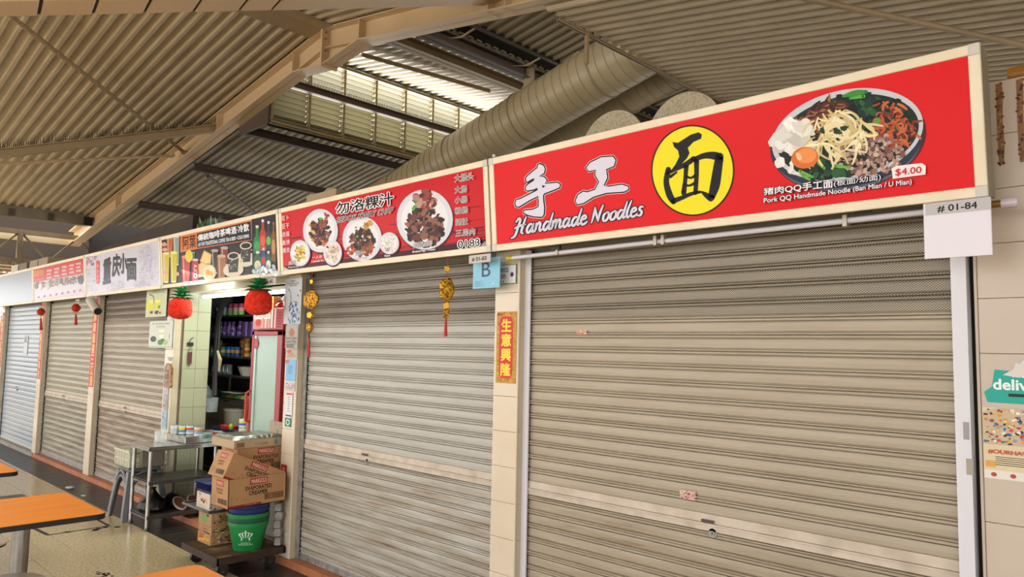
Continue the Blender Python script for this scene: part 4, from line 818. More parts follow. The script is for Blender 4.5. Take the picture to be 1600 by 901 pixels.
# ================================================================== posters, papers and stickers
def paper(name, label, cat, x0, x1, z0, z1, y, base, draw, group=None, th=.0015, m=None):
    t = thing(name, label, cat, ((x0+x1)/2, y, z0), group)
    part('sheet', MB().color(base).box(x0, x1, y, y+th, z0, z1), m or PAINT, t)
    p = Print(flatconv((x0, y, z0), (x1-x0, 0, 0), (0, 0, z1-z0)), (0, -1, 0)); 
    if draw: draw(p); part('print', p.mb, m or PAINT, t)
    return t
def TX(p, s_, x0, y0, x1, y1, c, **k): p.text(s_, (x0, y0), (x1, y0), (x1, y1), (x0, y1), c, **k)
def lines(p, x0, x1, y0, y1, n, c, w_=.012):
    for i in range(n):
        y = y0+(y1-y0)*i/max(n-1, 1); p.stroke([(x0, y), (x0+(x1-x0)*random.uniform(.6, 1), y)], w_, c, caps=False)
def d(p):
    p.L = 2; TX(p, 'B', .34, .38, .66, .86, '#3d4560', bold=.0, L=3); lines(p, .08, .45, .08, .24, 5, '#5f7f92')
    p.poly([(.7, .1), (.8, .2), (.78, .12)], '#d3e6ec', 3)
paper('notice_board', 'light blue square poster with a letter B below the 01-83 plate', 'poster', -3.045, -2.83, 1.99, 2.16, -.155, '#86c3dd', d, th=.006)
def d(p):
    p.poly(rect4(.02, .03, .98, .97), '#e2dfe2', 1); TX(p, 'SERVICE', .05, .62, .62, .84, '#1c2230', bold=.02, L=3); TX(p, '自助', .05, .28, .5, .54, '#b3382e', bold=.01, L=3); p.ell(.8, .48, .08, .12, '#51307a', L=3); TX(p, '▮▮▮', .06, .08, .4, .18, '#1a1a1a', L=3)
paper('service_notice', 'white self-service notice tucked behind the light blue poster', 'notice', -2.93, -2.775, 2.015, 2.122, -.082, '#2e7d52', d)
# red couplet on the pillar right of stall 83
def d(p):
    p.poly(rect4(.04, .012, .96, .988), '#b58a2e', 1)
    for k in range(120):
        s_ = random.choice([0, 1]); x = random.choice([random.uniform(.03, .15), random.uniform(.85, .97)]) if s_ else random.uniform(.05, .95); y = random.uniform(.02, .98) if s_ else random.choice([random.uniform(.02, .06), random.uniform(.94, .98)])
        p.ell(x, y, .03, .008, random.choice(['#c9392a', '#e0b545']), L=2, n=7)
    pts = [(.2, .1), (.3, .07), (.7, .07), (.8, .1), (.84, .16), (.84, .84), (.8, .9), (.7, .93), (.3, .93), (.2, .9), (.16, .84), (.16, .16)]
    p.poly(pts, '#cf1f22', 3)
    for i, c_ in enumerate('生意興隆'): TX(p, c_, .27, .72-i*.205, .75, .89-i*.205, '#edd23a', bold=.035, L=4)
paper('couplet_banner', 'short red banner with four gold characters on the middle pillar', 'banner', -2.925, -2.772, 1.465, 1.862, -.0755, '#c79a34', d)
def longc(p, s_):
    for k in range(22): p.ell(random.uniform(.08, .92), random.uniform(.01, .99), .09, .006, random.choice(['#c9762e', '#d99a3e', '#a81a16']), random.uniform(0, 90), 7, L=2, jag=.3)
    for i, c_ in enumerate(s_): TX(p, c_, .2, .86-i*.121, .8, .965-i*.121, '#e0b266', bold=.04, L=3)
paper('couplet_banner', 'long red banner on the pillar beside the white spotlight', 'banner', -9.965, -9.79, 1.10, 2.18, -.0755, '#c8140f', lambda p: longc(p, '財源廣進達三江通'))
paper('couplet_banner', 'long red banner on the pillar beside the white shutter', 'banner', -12.29, -12.13, 1.10, 2.18, -.0755, '#c4140f', lambda p: longc(p, '生意興隆通四海吉'))
paper('couplet_banner', 'long red banner on the farthest pillar, partly cut off', 'banner', -14.68, -14.54, 1.2, 2.1, -.0755, '#b3241c', lambda p: longc(p, '恭喜發財大吉利是'))
def d(p):
    TX(p, '酸甜冰', .3, .9, .68, .95, '#7d7a20', L=2); TX(p, 'SOUR PLUM LIME', .18, .85, .86, .885, '#7d7a20', bold=.02, L=2)
    for a in (.28, .58): p.poly([(a-.13, .55), (a+.16, .55), (a+.11, .25), (a-.08, .25)], '#dcd223', 2); p.ell(a+.01, .55, .145, .06, '#e6e26a', L=3)
    p.poly([(.0, .3), (.08, .66), (.3, .6), (.25, .25), (.1, .2)], '#d6d84a', 1.5); p.stroke([(.15, .82), (.37, .72), (.39, .5)], .025, '#20261c', L=4)
    p.ell(.66, .35, .07, .05, '#4c9a3a', 40, L=4); p.ell(.3, .17, .08, .05, '#6a2424', L=4); p.ell(.57, .16, .11, .065, '#4a1c1c', L=4); p.ell(.72, .14, .09, .055, '#c9b04a', L=4.5); p.ell(.72, .14, .045, .03, '#6e3a1c', L=5)
paper('drink_poster', 'upper poster of yellow iced drinks left of the small pineapple', 'poster', -8.17, -7.62, 1.915, 2.205, -.10, '#c5cba8', d)
def d(p):
    TX(p, 'Ah Yap Home Made', .1, .86, .88, .92, '#202a1c', bold=.01, L=2, shear=.2); TX(p, 'Lime Juice', .32, .76, .68, .81, '#202a1c', bold=.01, L=2, shear=.2); p.poly([(.42, .68), (.68, .68), (.64, .35), (.47, .35)], '#dfe6cf', 2); TX(p, 'Cool', .46, .5, .64, .57, '#4c8a2c', L=3)
    p.ell(.2, .32, .13, .11, '#1c3a22', L=3); p.ell(.52, .2, .12, .1, '#3f7d2c', L=3); p.ell(.62, .26, .1, .08, '#2f6a26', L=3.4); p.ell(.74, .2, .1, .09, '#9cc26a', L=3.5); p.stroke([(.02, .04), (.98, .04)], .02, '#7d9a86', L=2)
paper('drink_poster', 'lower poster of home made lime juice left of the small pineapple', 'poster', -8.03, -7.43, 1.60, 1.872, -.10, '#ced2c4', d)
def d(p):
    TX(p, '酸梅冰', .35, .93, .62, .965, '#3a3d42', bold=.01, L=2); TX(p, 'ICE LEMON TEA', .22, .875, .82, .905, '#3a3d42', bold=.02, L=2); TX(p, '$2.00', .3, .83, .7, .86, '#3a3d42', bold=.02, L=2); p.stroke([(.22, .78), (.36, .68), (.4, .4)], .02, '#22262c', L=3)
    p.poly([(.02, .3), (.12, .3), (.1, .62), (.02, .62)], '#9aa2ac', 2)
    p.scatter(lambda x, y: .3 < x < .95 and .03 < y < .5-.3*abs(x-.6), (.3, .03, .95, .5), 90, .04, ['#a8bcd4', '#6f87a8', '#d9e4ee', '#4d5f80'], 'blob', 3); p.ell(.93, .72, .03, .02, '#2a2c30', L=4); p.ell(.8, .62, .03, .02, '#2a2c30', L=4)
paper('drink_poster', 'pale iced tea poster on the pillar right of the fridge', 'poster', -5.265, -5.01, 1.815, 2.165, -.10, '#b9bec2', d)
def d(p):
    p.poly(rect4(.04, .02, .96, .98), '#a7a39a', 1); p.ell(.5, .68, .22, .18, '#a86a4e', L=2, jag=.2); TX(p, 'Iced Coffee', .1, .4, .9, .5, '#2a2a28', bold=.02, L=2); TX(p, 'Iced Milo', .1, .26, .9, .36, '#2a2a28', bold=.02, L=2); lines(p, .1, .9, .06, .2, 4, '#6a665e', .02)
paper('drink_poster', 'small grey poster hanging under the pale iced tea poster', 'poster', -5.225, -5.035, 1.625, 1.805, -.10, '#8f8b84', d)
def d(p): p.ell(.3, .75, .2, .2, '#c9573c', L=2); p.poly([(.1, .1), (.9, .2), (.6, .7), (.3, .5)], '#a8947a', 2)
paper('torn_notice', 'torn brownish scrap of paper above the light blue leaflet', 'notice', -5.245, -5.075, 1.55, 1.62, -.078, '#b9a898', d)
def d(p): p.poly([(0, .9), (.1, 1), (0, 1)], '#d0d0c0', 1); p.ell(.12, .88, .2, .09, '#b96a6a', L=1.5); lines(p, .2, .8, .35, .7, 6, '#3f6a92', .02)
paper('blue_leaflet', 'light blue leaflet on the pillar beside the fridge', 'leaflet', -5.235, -5.085, 1.375, 1.545, -.078, '#7fb4da', d)
def d(p): p.scatter(lambda x, y: True, (.08, .1, .92, .9), 60, .05, ['#4a4648', '#d3c9cc', '#c98f94'], 'blob', 1)
paper('sticker', 'speckled pinkish sticker under the light blue leaflet', 'sticker', -5.24, -5.09, 1.30, 1.365, -.078, '#cdbcc0', d)
def d(p): p.poly(rect4(.06, .9, .94, .97), '#c8372e', 1); p.poly(rect4(.06, .04, .94, .1), '#2c3f8a', 1); lines(p, .3, .7, .25, .8, 7, '#8a7f84', .03)
paper('payment_notice', 'tall white sticker with red top edge on the pillar', 'sticker', -5.215, -5.115, 1.10, 1.29, -.078, '#dad6d9', d)
def d(p): p.ell(.5, .5, .33, .36, '#cfe0d4', L=1, n=20); p.ell(.5, .5, .2, .22, '#2f7a56', L=2, n=20)
paper('sticker', 'green halal style sticker at the foot of sticker column', 'sticker', -5.215, -5.125, 1.03, 1.095, -.078, '#2f7a56', d)
def d(p): TX(p, '3', .35, .25, .65, .75, '#e8dcdc', bold=.02, L=1)
paper('sticker', 'small red numbered sticker low on the pillar beside the boxes', 'sticker', -5.24, -5.16, .64, .74, -.078, '#b3202c', d)
# left sticker column beside the drinks stall
for (z0, z1, c_, lab, cat_) in ((1.15, 1.28, '#b9b3b0', 'patterned grey sticker under the wooden plaque', 'sticker'), (.98, 1.145, '#a6a0a0', 'pale speckled sticker in the middle of the left column', 'sticker'), (.80, .975, '#8fbad6', 'light blue sticker lowest in the left column', 'sticker')):
    paper('sticker', lab, cat_, -7.62, -7.50, z0, z1, -.078, c_, lambda p: p.scatter(lambda x, y: True, (.1, .1, .9, .9), 30, .07, ['#8a8486', '#d6d0d0', '#5a6a8a', '#c98f94'], 'blob', 1), 'stickers on the left pillar of drinks stall')
paper('narrow_poster', 'narrow pale blue strip beside the lime juice poster', 'poster', -7.56, -7.475, 1.60, 1.90, -.079, '#aebfda', None)
# far right wall prints
def d(p):
    TX(p, 'Available on', .36, .72, .82, .83, '#e8f2f0', bold=.02, L=3); TX(p, 'deliveroo', .12, .38, .98, .66, '#e8f2f0', bold=.03, L=3); p.poly(rect4(.3, .2, .52, .28), '#16211f', 3); p.poly(rect4(.56, .2, .8, .28), '#16211f', 3)
t = thing('window_decal', 'torn teal delivery decal on the right-hand wall', 'decal', (-.5, -.0095, 1.5))
p = Print(flatconv((-.612+.02, -.0095, 1.50), (.235, 0, 0), (0, 0, .125)), (0, -1, 0)); p.poly([(.04, .02), (.95, .0), (.98, .5), (.92, .8), (.14, .92), (.1, .45), (.0, .3)], '#25a596', 1); d(p)
p.poly([(.24, .78), (.42, .72), (.62, .8), (.6, 1.1), (.55, 1.05), (.5, 1.2), (.45, 1.08), (.4, 1.12), (.38, .95)], '#d6d0cc', 4); done('print', p, t, PRINT)
t = thing('poster', 'colourful hawker culture poster on the right-hand wall', 'poster', (-.5, -.0095, 1.24))
p = Print(flatconv((-.600, -.0095, 1.245), (.29, 0, 0), (0, 0, .24)), (0, -1, 0)); p.poly(rect4(0, 0, 1, 1), '#d9c9a8', 1); p.poly([(0, .93), (.15, 1.0), (1, 1.0), (1, .48), (0, .48)], '#c9b18f', 2)
p.scatter(lambda x, y: y > .5, (.02, .5, .98, .98), 260, .022, ['#2f6fae', '#d88a4a', '#c9463c', '#e2dccb', '#3c3a44', '#6a9ac4', '#e0b040', '#8a4a6a'], 'blob', 3)
TX(p, '#OURHAWKERCULTURE', .05, .35, .97, .41, '#c8502c', bold=.03, L=7); lines(p, .12, .8, .2, .31, 5, '#6d6455', .009); p.poly(rect4(.02, .16, .12, .25), '#d8a24a', 3); p.poly(rect4(0, 0, 1, .12), '#e2ddd2', 3)
for i in range(5): p.ell(.1+i*.19, .06, .03, .03, random.choice(['#4a4f5a', '#b5483c', '#3a5f8a']), L=4)
TX(p, 'NCCS', .62, .04, .78, .08, '#2a3550', bold=.02, L=5); done('print', p, t, PRINT)
gs = MB().color('#6a4022'); gl = Print(flatconv((0, -.0085, 0), (1, 0, 0), (0, 0, 1)), (0, -1, 0)); 
for (xa, lab) in ((-.526, 'brown glue streak on the upper wall nearer to the sign'), (-.466, 'brown glue streak on the upper wall farther from the sign')):
    gl = Print(flatconv((xa, -.0085, 2.325), (1, 0, 0), (0, 0, 1)), (0, -1, 0))
    gl.stroke([(.009, 0), (.010, .08), (.008, .16), (.010, .24), (.009, .292)], [.014, .02, .018, .02, .019], '#8a5f38', L=1, caps=False)
    gl.scatter(lambda x, y: True, (0, .0, .019, .292), 40, .006, ['#5a321a', '#3c2214', '#a07448', '#6e4424'], 'blob', 2)
    o = solo('glue_streak', gl.mb, PAINT, lab, 'stain', 'glue streaks on the tiled wall'); o.location = (xa, -.0085, 2.325) if False else o.location
for (x0, x1, z0, z1, base, lab, cols) in ((-2.40, -2.335, 1.735, 1.758, '#d8b9a0', 'small orange sticker high on the wide tan shutter', ['#d8742e', '#b33a2a']), (-1.79, -1.71, .995, 1.035, '#c9a4a0', 'purple and red sticker above the lock rail', ['#8a2f6a', '#c0392c', '#dccb8a'])):
    paper('sticker', lab, 'sticker', x0, x1, z0, z1, -.0105, base, lambda p, cols=cols: p.scatter(lambda x, y: True, (.05, .1, .95, .9), 26, .09, cols, 'blob', 1))
paper('paper_notice', 'white paper notice taped to the white shutter', 'notice', -13.43, -13.2, 1.42, 1.72, -.012, '#c4c8cc', lambda p: (p.poly(rect4(0, .62, 1, 1), '#aeb2b6', 1), lines(p, .1, .9, .68, .9, 5, '#7d8186', .02)))
for i, (z, h, c_, lab) in enumerate(((1.37, .06, '#9a9696', 'grey printed label on the white guide rail'), (1.25, .055, '#a39a8c', 'worn beige label lower on the white guide rail'))):
    solo('rail_label', MB().box(-.655+(i*.006), -.637+(i*.008), -.0275, -.0262, z, z+h), mat('lab'+c_, c_, .5), lab, 'label')
# ================================================================== OBJECTS
chrome = mat('brushed_steel', '#c6c4c1', .2, .9, col2='#aaa8a5', scale=12); dullsteel = mat('dull_steel', '#77756f', .4, .8, col2='#5d5a55', scale=14)
blackp = mat('black_plastic', '#161616', .5); whitep = mat('white_plastic', '#cfcabd', .45); redp = mat('red_plastic', '#b52a22', .35); glassm = mat('clear_plastic', '#dfe6e6', .12, alpha=.32); greenp = mat('green_plastic', '#1f8a45', .38, col2='#1b7a3d', scale=5); dgreenp = mat('dark_green_plastic', '#14563a', .4); bluep = mat('navy_plastic', '#1c2a6a', .4)
card = mat('brown_cardboard', '#b58a5f', .8, col2='#a87d53', scale=6, lo=.3, hi=.8)
# ---- dining tables with fixed stools
def rrect(x0, x1, y0, y1, r, z, n=6):
    out = []
    for cx, cy, a0 in ((x1-r, y1-r, 0), (x0+r, y1-r, 90), (x0+r, y0+r, 180), (x1-r, y0+r, 270)):
        for i in range(n+1): a = math.radians(a0+90*i/n); out.append((cx+r*math.cos(a), cy+r*math.sin(a), z))
    return out
orange = mat('orange_laminate', '#f59524', .4, col2='#ea8a1c', scale=14, stretch=(1, .2, 1), lo=.3, hi=.7, spec=.2)
def table(x0, x1, y1, label, legx, legy, stools):
    y0 = y1-1.2; z = .73; t = thing('dining_table', label, 'table', (legx, legy, 0), 'orange hawker tables')
    part('tabletop', MB().ring([rrect(x0+.003, x1-.003, y0+.003, y1-.003, .05, z-.002), rrect(x0+.006, x1-.006, y0+.006, y1-.006, .048, z)]), orange, t)
    part('edge_band', MB().ring([rrect(x0, x1, y0, y1, .052, z-.03), rrect(x0, x1, y0, y1, .052, z-.002)]), mat('black_edge', '#17130f', .5), t)
    for ly in (legy, legy-.72):
        part('leg', MB(True).cyl((legx, ly, .012), (legx, ly, z-.04), .042, 24), mat('pedestal_steel', '#a39f99', .3, .85, col2='#8a8680', scale=8), t)
        part('mounting_plate', MB().box(legx-.12, legx+.12, ly-.06, ly+.06, z-.04, z-.03), dullsteel, t)
        part('foot_plate', MB(True).cyl((legx, ly, .0), (legx, ly, .014), .09, 24), dullsteel, t)
    for sx, sy, w_ in stools:
        s_ = part('stool_seat', MB(True).lathe([(.15, .432), (.172, .437), (.175, .447), (.165, .454), (.0, .455)], (sx, sy, 0), 32), mat('cream_seat', '#cfc3ae', .4), t)
        part('seat_rim', MB(True).cyl((sx, sy, .424), (sx, sy, .436), .165, 32), mat('black_edge', '#17130f', .5), s_)
        part('seat_post', MB(True).cyl((sx, sy, .0), (sx, sy, .425), .025, 12), dullsteel, s_)
lc = atx(31, 860, -4.74)
table(-5.12, -4.36, -1.575, 'orange-topped table nearest to the drinks stall trolley, seen in full width', -4.74, lc.y, [(-5.36, -1.98, 1), (-4.37, -2.02, 1)])
table(-6.90, -6.115, -1.60, 'farthest orange-topped table, only its corner showing', -6.5, -1.9, [])
table(-3.13, -2.38, -1.605, 'closest orange-topped table, only its far corner at the bottom edge', -2.75, -1.9, [])
# ---- floor tape and litter
tp = MB(); C_ = [(-7.25, -1.10), (-7.27, -.62), (-7.70, -.62), (-7.63, -1.13)]
for (ax, ay), (bx, by), w_ in zip(C_, C_[1:]+C_[:1], (.02, .022, .02, .03)): tp.beam((ax, ay, .0016), (bx, by, .0016), w_, .0012)
for k in range(6): x, y = random.uniform(-7.3, -7.2), random.uniform(-1.12, -.6); tp.box(x, x+.05, y, y+.04, .0004, .0018)
solo('floor_tape', tp, mat('black_tape', '#1a1512', .6), 'black tape rectangle stuck on the floor tiles by the table', 'tape')
fl = MB()
for k in range(16):
    x, y = -5.80+random.gauss(0, .05), -1.11+random.gauss(0, .025); fl.ring([[(x+random.uniform(.008, .02)*math.cos(i*1.05), y+random.uniform(.005, .014)*math.sin(i*1.05), z) for i in range(6)] for z in (.0004, .0014)])
solo('tar_stain', fl, mat('tar', '#3a1f14', .6), 'dark brown tar patch on the floor in the foreground', 'stain')
def crumple(name, c, r, col_, label, cat, n=9, sq=.5):
    m = MB(); m.lathe([(r*.6, 0), (r, r*sq*.5), (r*.7, r*sq), (.0, r*sq*1.2)], c, n, True, lambda j, z: 1+.35*math.sin(j*2.3+z*60)); return solo(name, m, mat(name+col_, col_, .6), label, cat)
crumple('crumpled_tissue', atz(110, 763, .001), .045, '#b9b7b0', 'crumpled white tissue on the dark floor border', 'litter')
crumple('paper_scrap', atz(131, 775, .001), .022, '#cfcac0', 'tiny white paper scrap beside the orange table corner', 'litter')
a, b = atz(58, 743, .002), atz(84, 739, .002); solo('straw_wrapper', MB().beam(a, b, .02, .002), mat('straw_pink', '#8f6a60', .6), 'long pinkish straw wrapper on the dark floor border', 'litter')
# ---- steel work table
t = thing('steel_table', 'stainless steel three-tier table in front of the drinks stall', 'table', (-7.05, -.15, 0))
X0, X1, Y0, Y1 = -7.285, -6.83, -.475, .30
part('tabletop', MB().box(X0, X1, Y0, Y1, .712, .73).box(X0, X1, Y0, Y0+.012, .69, .714).box(X1-.012, X1, Y0, Y1, .69, .714).box(X0, X0+.012, Y0, Y1, .69, .714), chrome, t, bev=.003)
for (x, y, z) in ((X0+.03, Y0+.03, 0), (X1-.03, Y0+.03, 0), (X0+.03, Y1-.16, .055), (X1-.03, Y1-.16, .055)):
    l = part('leg', MB(True).cyl((x, y, z+.03), (x, y, .712), .017, 14), chrome, t); part('foot', MB(True).lathe([(.018, z), (.022, z+.01), (.017, z+.035)], (x, y, 0), 12), dullsteel, l)
for z in (.415, .115): part('shelf', MB().box(X0+.02, X1-.02, Y0+.02, Y1-.14, z, z+.012).box(X1-.03, X1-.01, Y0+.02, Y1-.14, z-.02, z+.014).box(X0+.02, X1-.02, Y0+.02, Y0+.04, z-.02, z+.014), dullsteel, t, bev=.002)
t = thing('serving_tray', 'shallow stainless tray with cans on the steel table', 'tray', (-6.98, .02, .731))
part('tray_base', MB().box(-7.29, -6.86, -.15, .29, .7315, .784), chrome, t, bev=.004)
for q in ((-7.29, -6.86, -.155, -.147), (-7.29, -6.86, .286, .294), (-7.295, -7.287, -.15, .29), (-6.863, -6.855, -.15, .29)): part('tray_rim', MB().box(q[0], q[1], q[2], q[3], .776, .796), chrome, t, bev=.002)
def can(x, y, z, r, h, cols, label, group, cat='can', name='drink_can', metal=True):
    t = thing(name, label, cat, (x, y, z), group)
    m = MB(True); n = 16; zs = [0, .02]+[.02+.96*(i+1)/len(cols) for i in range(len(cols))]
    for i, c in enumerate(cols):
        m.color(c); m.ring([[(x+r*math.cos(2*math.pi*j/n), y+r*math.sin(2*math.pi*j/n), z+h*q) for j in range(n)] for q in (.03+.94*i/len(cols), .03+.94*(i+1)/len(cols))], True, False)
    part('body', m, PAINT, t); part('lid', MB(True).lathe([(r*.86, z+h*.94), (r, z+h*.965), (r*.95, z+h), (r*.85, z+h*.985), (0, z+h*.98)], (x, y, 0), n), chrome, t)
    part('base', MB(True).lathe([(r*.85, z), (r, z+h*.02), (r, z+h*.045)], (x, y, 0), n), chrome, t); return t
for (px, py, cols, lab) in ((272, 677.5, ['#c4c6c6', '#b7bcc4', '#d0d2cf'], 'plain white milk can, leftmost on the steel tray'), (284.5, 677.5, ['#c9cfd4', '#4f7fae', '#d8c83a', '#c9cfc4'], 'blue and yellow milk can on the steel tray'), (296, 677.5, ['#c8ccd0', '#86a8c4', '#c4453c', '#cfd4cc'], 'milk can with red band on the steel tray'), (309, 680.5, ['#d0d2cf', '#7fa8cc', '#d88a4a', '#c9cfd4'], 'milk can with orange band, closest to the bowl tray')):
    q = atz(px, py, .788); can(q.x, q.y, .785, .033, .086, cols, lab, 'milk cans on the steel tray', name='milk_can')
for i, (px, py, c_) in enumerate(((318, 684, '#7fa39c'), (326, 683, '#8ab0a6'), (334, 682, '#a3342c'), (341, 680, '#8fb0a8'))):
    q = atz(px, py, .79); q.z = .785; m = MB(True).lathe([(.02, 0), (.034, .004), (.040, .03), (.036, .045), (.034, .042), (.03, .01), (0, .008)], q, 14)
    solo('glass_saucer', m, mat('saucer'+c_, c_, .15), ['teal glass saucer at the left end of the row on steel tray', 'second teal glass saucer on the steel tray', 'red glass saucer on the steel tray', 'teal glass saucer at the right end of the row on steel tray'][i], 'saucer', 'saucers on the steel tray')
q = atz(249, 690, .731); t = thing('glass_pitcher', 'small clear glass pitcher on the near corner of steel table', 'pitcher', tuple(q))
part('body', MB(True).lathe([(.045, 0), (.05, .01), (.042, .05), (.05, .10), (.046, .10), (.038, .05), (.04, .012), (0, .01)], q, 16), glassm, t); part('handle', MB(True).tube([q+Vector((.04, 0, .09)), q+Vector((.075, 0, .08)), q+Vector((.075, 0, .04)), q+Vector((.042, 0, .025))], .006, 8), glassm, t)
# ---- things on the lower shelves
for i, (px, py, lab) in enumerate(((274, 786, 'pink-rimmed slipper on the bottom shelf, nearer the steel leg'), (291, 786, 'pink-rimmed slipper on the bottom shelf, beside the cartons'))):
    q = Vector((-6.98, -.12+i*.13, .128)); t = thing('slipper', lab, 'slipper', tuple(q), 'slippers on the bottom shelf')
    m = MB(True); M_ = Matrix.Translation(q+Vector((0, 0, .05))) @ Matrix.Rotation(.5, 4, 'Y') @ Matrix.Scale(1.7, 4, (1, 0, 0)); m.M = M_
    m.lathe([(.0, -.012), (.045, -.012), (.05, 0), (.045, .01), (0, .01)], (0, 0, 0), 20); part('sole', m, mat('slipper_brown', '#7a4a34', .7), t)
    m2 = MB(True); m2.M = M_; m2.tube([(.05*math.cos(a*.4), .05*math.sin(a*.4), 0) for a in range(16)], .008, 8, True); part('rim', m2, mat('slipper_pink', '#cdb3b0', .5), t)
bg_ = MB(True); bg_.M = Matrix.Translation((-7.06, -.33, .128)) @ Matrix.Scale(.9, 4, (0, 1, 0)); bg_.lathe([(.10, 0), (.13, .03), (.12, .09), (.06, .13), (.02, .19), (.03, .21), (.0, .21)], (0, 0, 0), 14, True, lambda j, z: 1+.14*math.sin(j*2.1+z*30))
solo('rubbish_bag', bg_, mat('black_bag', '#141211', .35), 'knotted black plastic bag on the bottom shelf', 'bag')
bg2 = MB(True); bg2.M = Matrix.Translation((-7.15, -.13, .128)) @ Matrix.Scale(.8, 4, (0, 1, 0)); bg2.lathe([(.08, 0), (.11, .03), (.10, .08), (.05, .11), (.0, .13)], (0, 0, 0), 12, True, lambda j, z: 1+.14*math.sin(j*1.7+z*40))
solo('rubbish_bag', bg2, mat('black_bag', '#141211', .35), 'slumped black plastic bag behind the knotted one', 'bag')
# ---- grey plastic stools with basket
gs_ = mat('grey_plastic', '#75777a', .45)
def stool(cx, cy, z0, label):
    t = thing('plastic_stool', label, 'stool', (cx, cy, 0), 'stacked grey plastic stools'); H = .43+z0
    part('seat', MB(True).ring([rrect(cx-.15, cx+.15, cy-.15, cy+.15, .05, H-.03), rrect(cx-.155, cx+.155, cy-.155, cy+.155, .055, H-.012), rrect(cx-.145, cx+.145, cy-.145, cy+.145, .05, H)]), gs_, t)
    for sx in (-1, 1):
        for sy in (-1, 1):
            a, b = Vector((cx+sx*.135, cy+sy*.135, H-.03)), Vector((cx+sx*.185, cy+sy*.185, z0)); m = MB()
            R = lambda p, w_: [p+Vector((sx*w_, sy*w_, 0)), p+Vector((-sx*w_*1.6, sy*w_, 0)), p+Vector((-sx*w_*1.6, sy*w_*.4, 0)), p+Vector((sx*w_*.4, sy*w_*.4, 0)), p+Vector((sx*w_*.4, -sy*w_*1.6, 0)), p+Vector((sx*w_, -sy*w_*1.6, 0))]
            m.ring([R(a, .022), R(b, .017)]); part('leg', m, gs_, t, bev=.002)
    for sx, sy in ((0, -1), (1, 0), (-1, 0), (0, 1)):
        m = MB(True); pts = []
        for i in range(9):
            u = -1+i/4; h = H-.03-.10*u*u; pts.append(Vector((cx+(sx*.16 if sx else u*.13), cy+(sy*.16 if sy else u*.13), h)))
        m.tube(pts, .012, 6); part('apron_arch', m, gs_, t)
    return t
stool(-7.50, -.30, .0, 'lower grey plastic stool of the stack left of steel table')
stool(-7.50, -.30, .045, 'upper grey plastic stool of the stack, under the basket')
bx0, bx1, by0, by1, bz0, bz1 = -7.72, -7.325, -.46, -.10, .478, .64
t = thing('plastic_basket', 'off-white slotted plastic basket with greens on the grey stools', 'basket', ((bx0+bx1)/2, (by0+by1)/2, bz0))
bm_ = mat('basket_plastic', '#c4bfa9', .5)
part('basket_floor', MB().box(bx0, bx1, by0, by1, bz0, bz0+.008), bm_, t)
part('basket_rim', MB().box(bx0-.01, bx1+.01, by0-.01, by0+.006, bz1-.02, bz1).box(bx0-.01, bx1+.01, by1-.006, by1+.01, bz1-.02, bz1).box(bx0-.01, bx0+.006, by0, by1, bz1-.02, bz1).box(bx1-.006, bx1+.01, by0, by1, bz1-.02, bz1), bm_, t, bev=.002)
k = 0
for i in range(11):
    x = bx0+.012+i*(bx1-bx0-.024)/10; wv = .011 if i % 2 else .016; part('slat', MB().box(x-wv, x+wv*.6, by0, by0+.004, bz0, bz1), bm_, t)
for i in range(9):
    y = by0+.012+i*(by1-by0-.024)/8; part('slat', MB().box(bx1-.004, bx1, y-.012, y+.010, bz0, bz1), bm_, t); part('slat', MB().box(bx0, bx0+.004, y-.012, y+.010, bz0, bz1), bm_, t)
part('basket_band', MB().box(bx1-.003, bx1+.002, by0, by1, bz0+.05, bz0+.062).box(bx1-.003, bx1+.002, by0, by1, bz0+.10, bz0+.112).box(bx0, bx1, by0-.002, by0+.003, bz0+.07, bz0+.08), bm_, t)
part('far_side', MB().box(bx0, bx1, by1-.004, by1, bz0, bz1), bm_, t)
lf = MB()
for i in range(60):
    c0 = Vector((random.uniform(bx0+.05, bx1-.05), random.uniform(by0+.04, by1-.05), bz1-.03+random.uniform(-.02, .02))); a = random.uniform(0, 6.28); d = Vector((math.cos(a), math.sin(a), random.uniform(-.1, .25)))*.06; s_ = Vector((-d.y, d.x, 0))*.4
    lf.color(random.choice(['#6f8a55', '#a9b78c', '#c9cdb4', '#55723f'])); lf.poly([c0-d, c0+s_, c0+d, c0-s_])
lv_ = solo('leafy_greens', lf, PAINT, 'pale leafy greens filling the off-white basket', 'vegetables', kind='stuff')
cloth = MB(True); cloth.box(bx1+.013, bx1+.022, by0+.10, by1-.06, bz0+.01, bz1+.004)
solo('grey_rag', cloth, mat('rag', '#8f8776', .9, bump=.5, scale=20), 'greyish rag draped over the basket side', 'cloth', bev=.008)
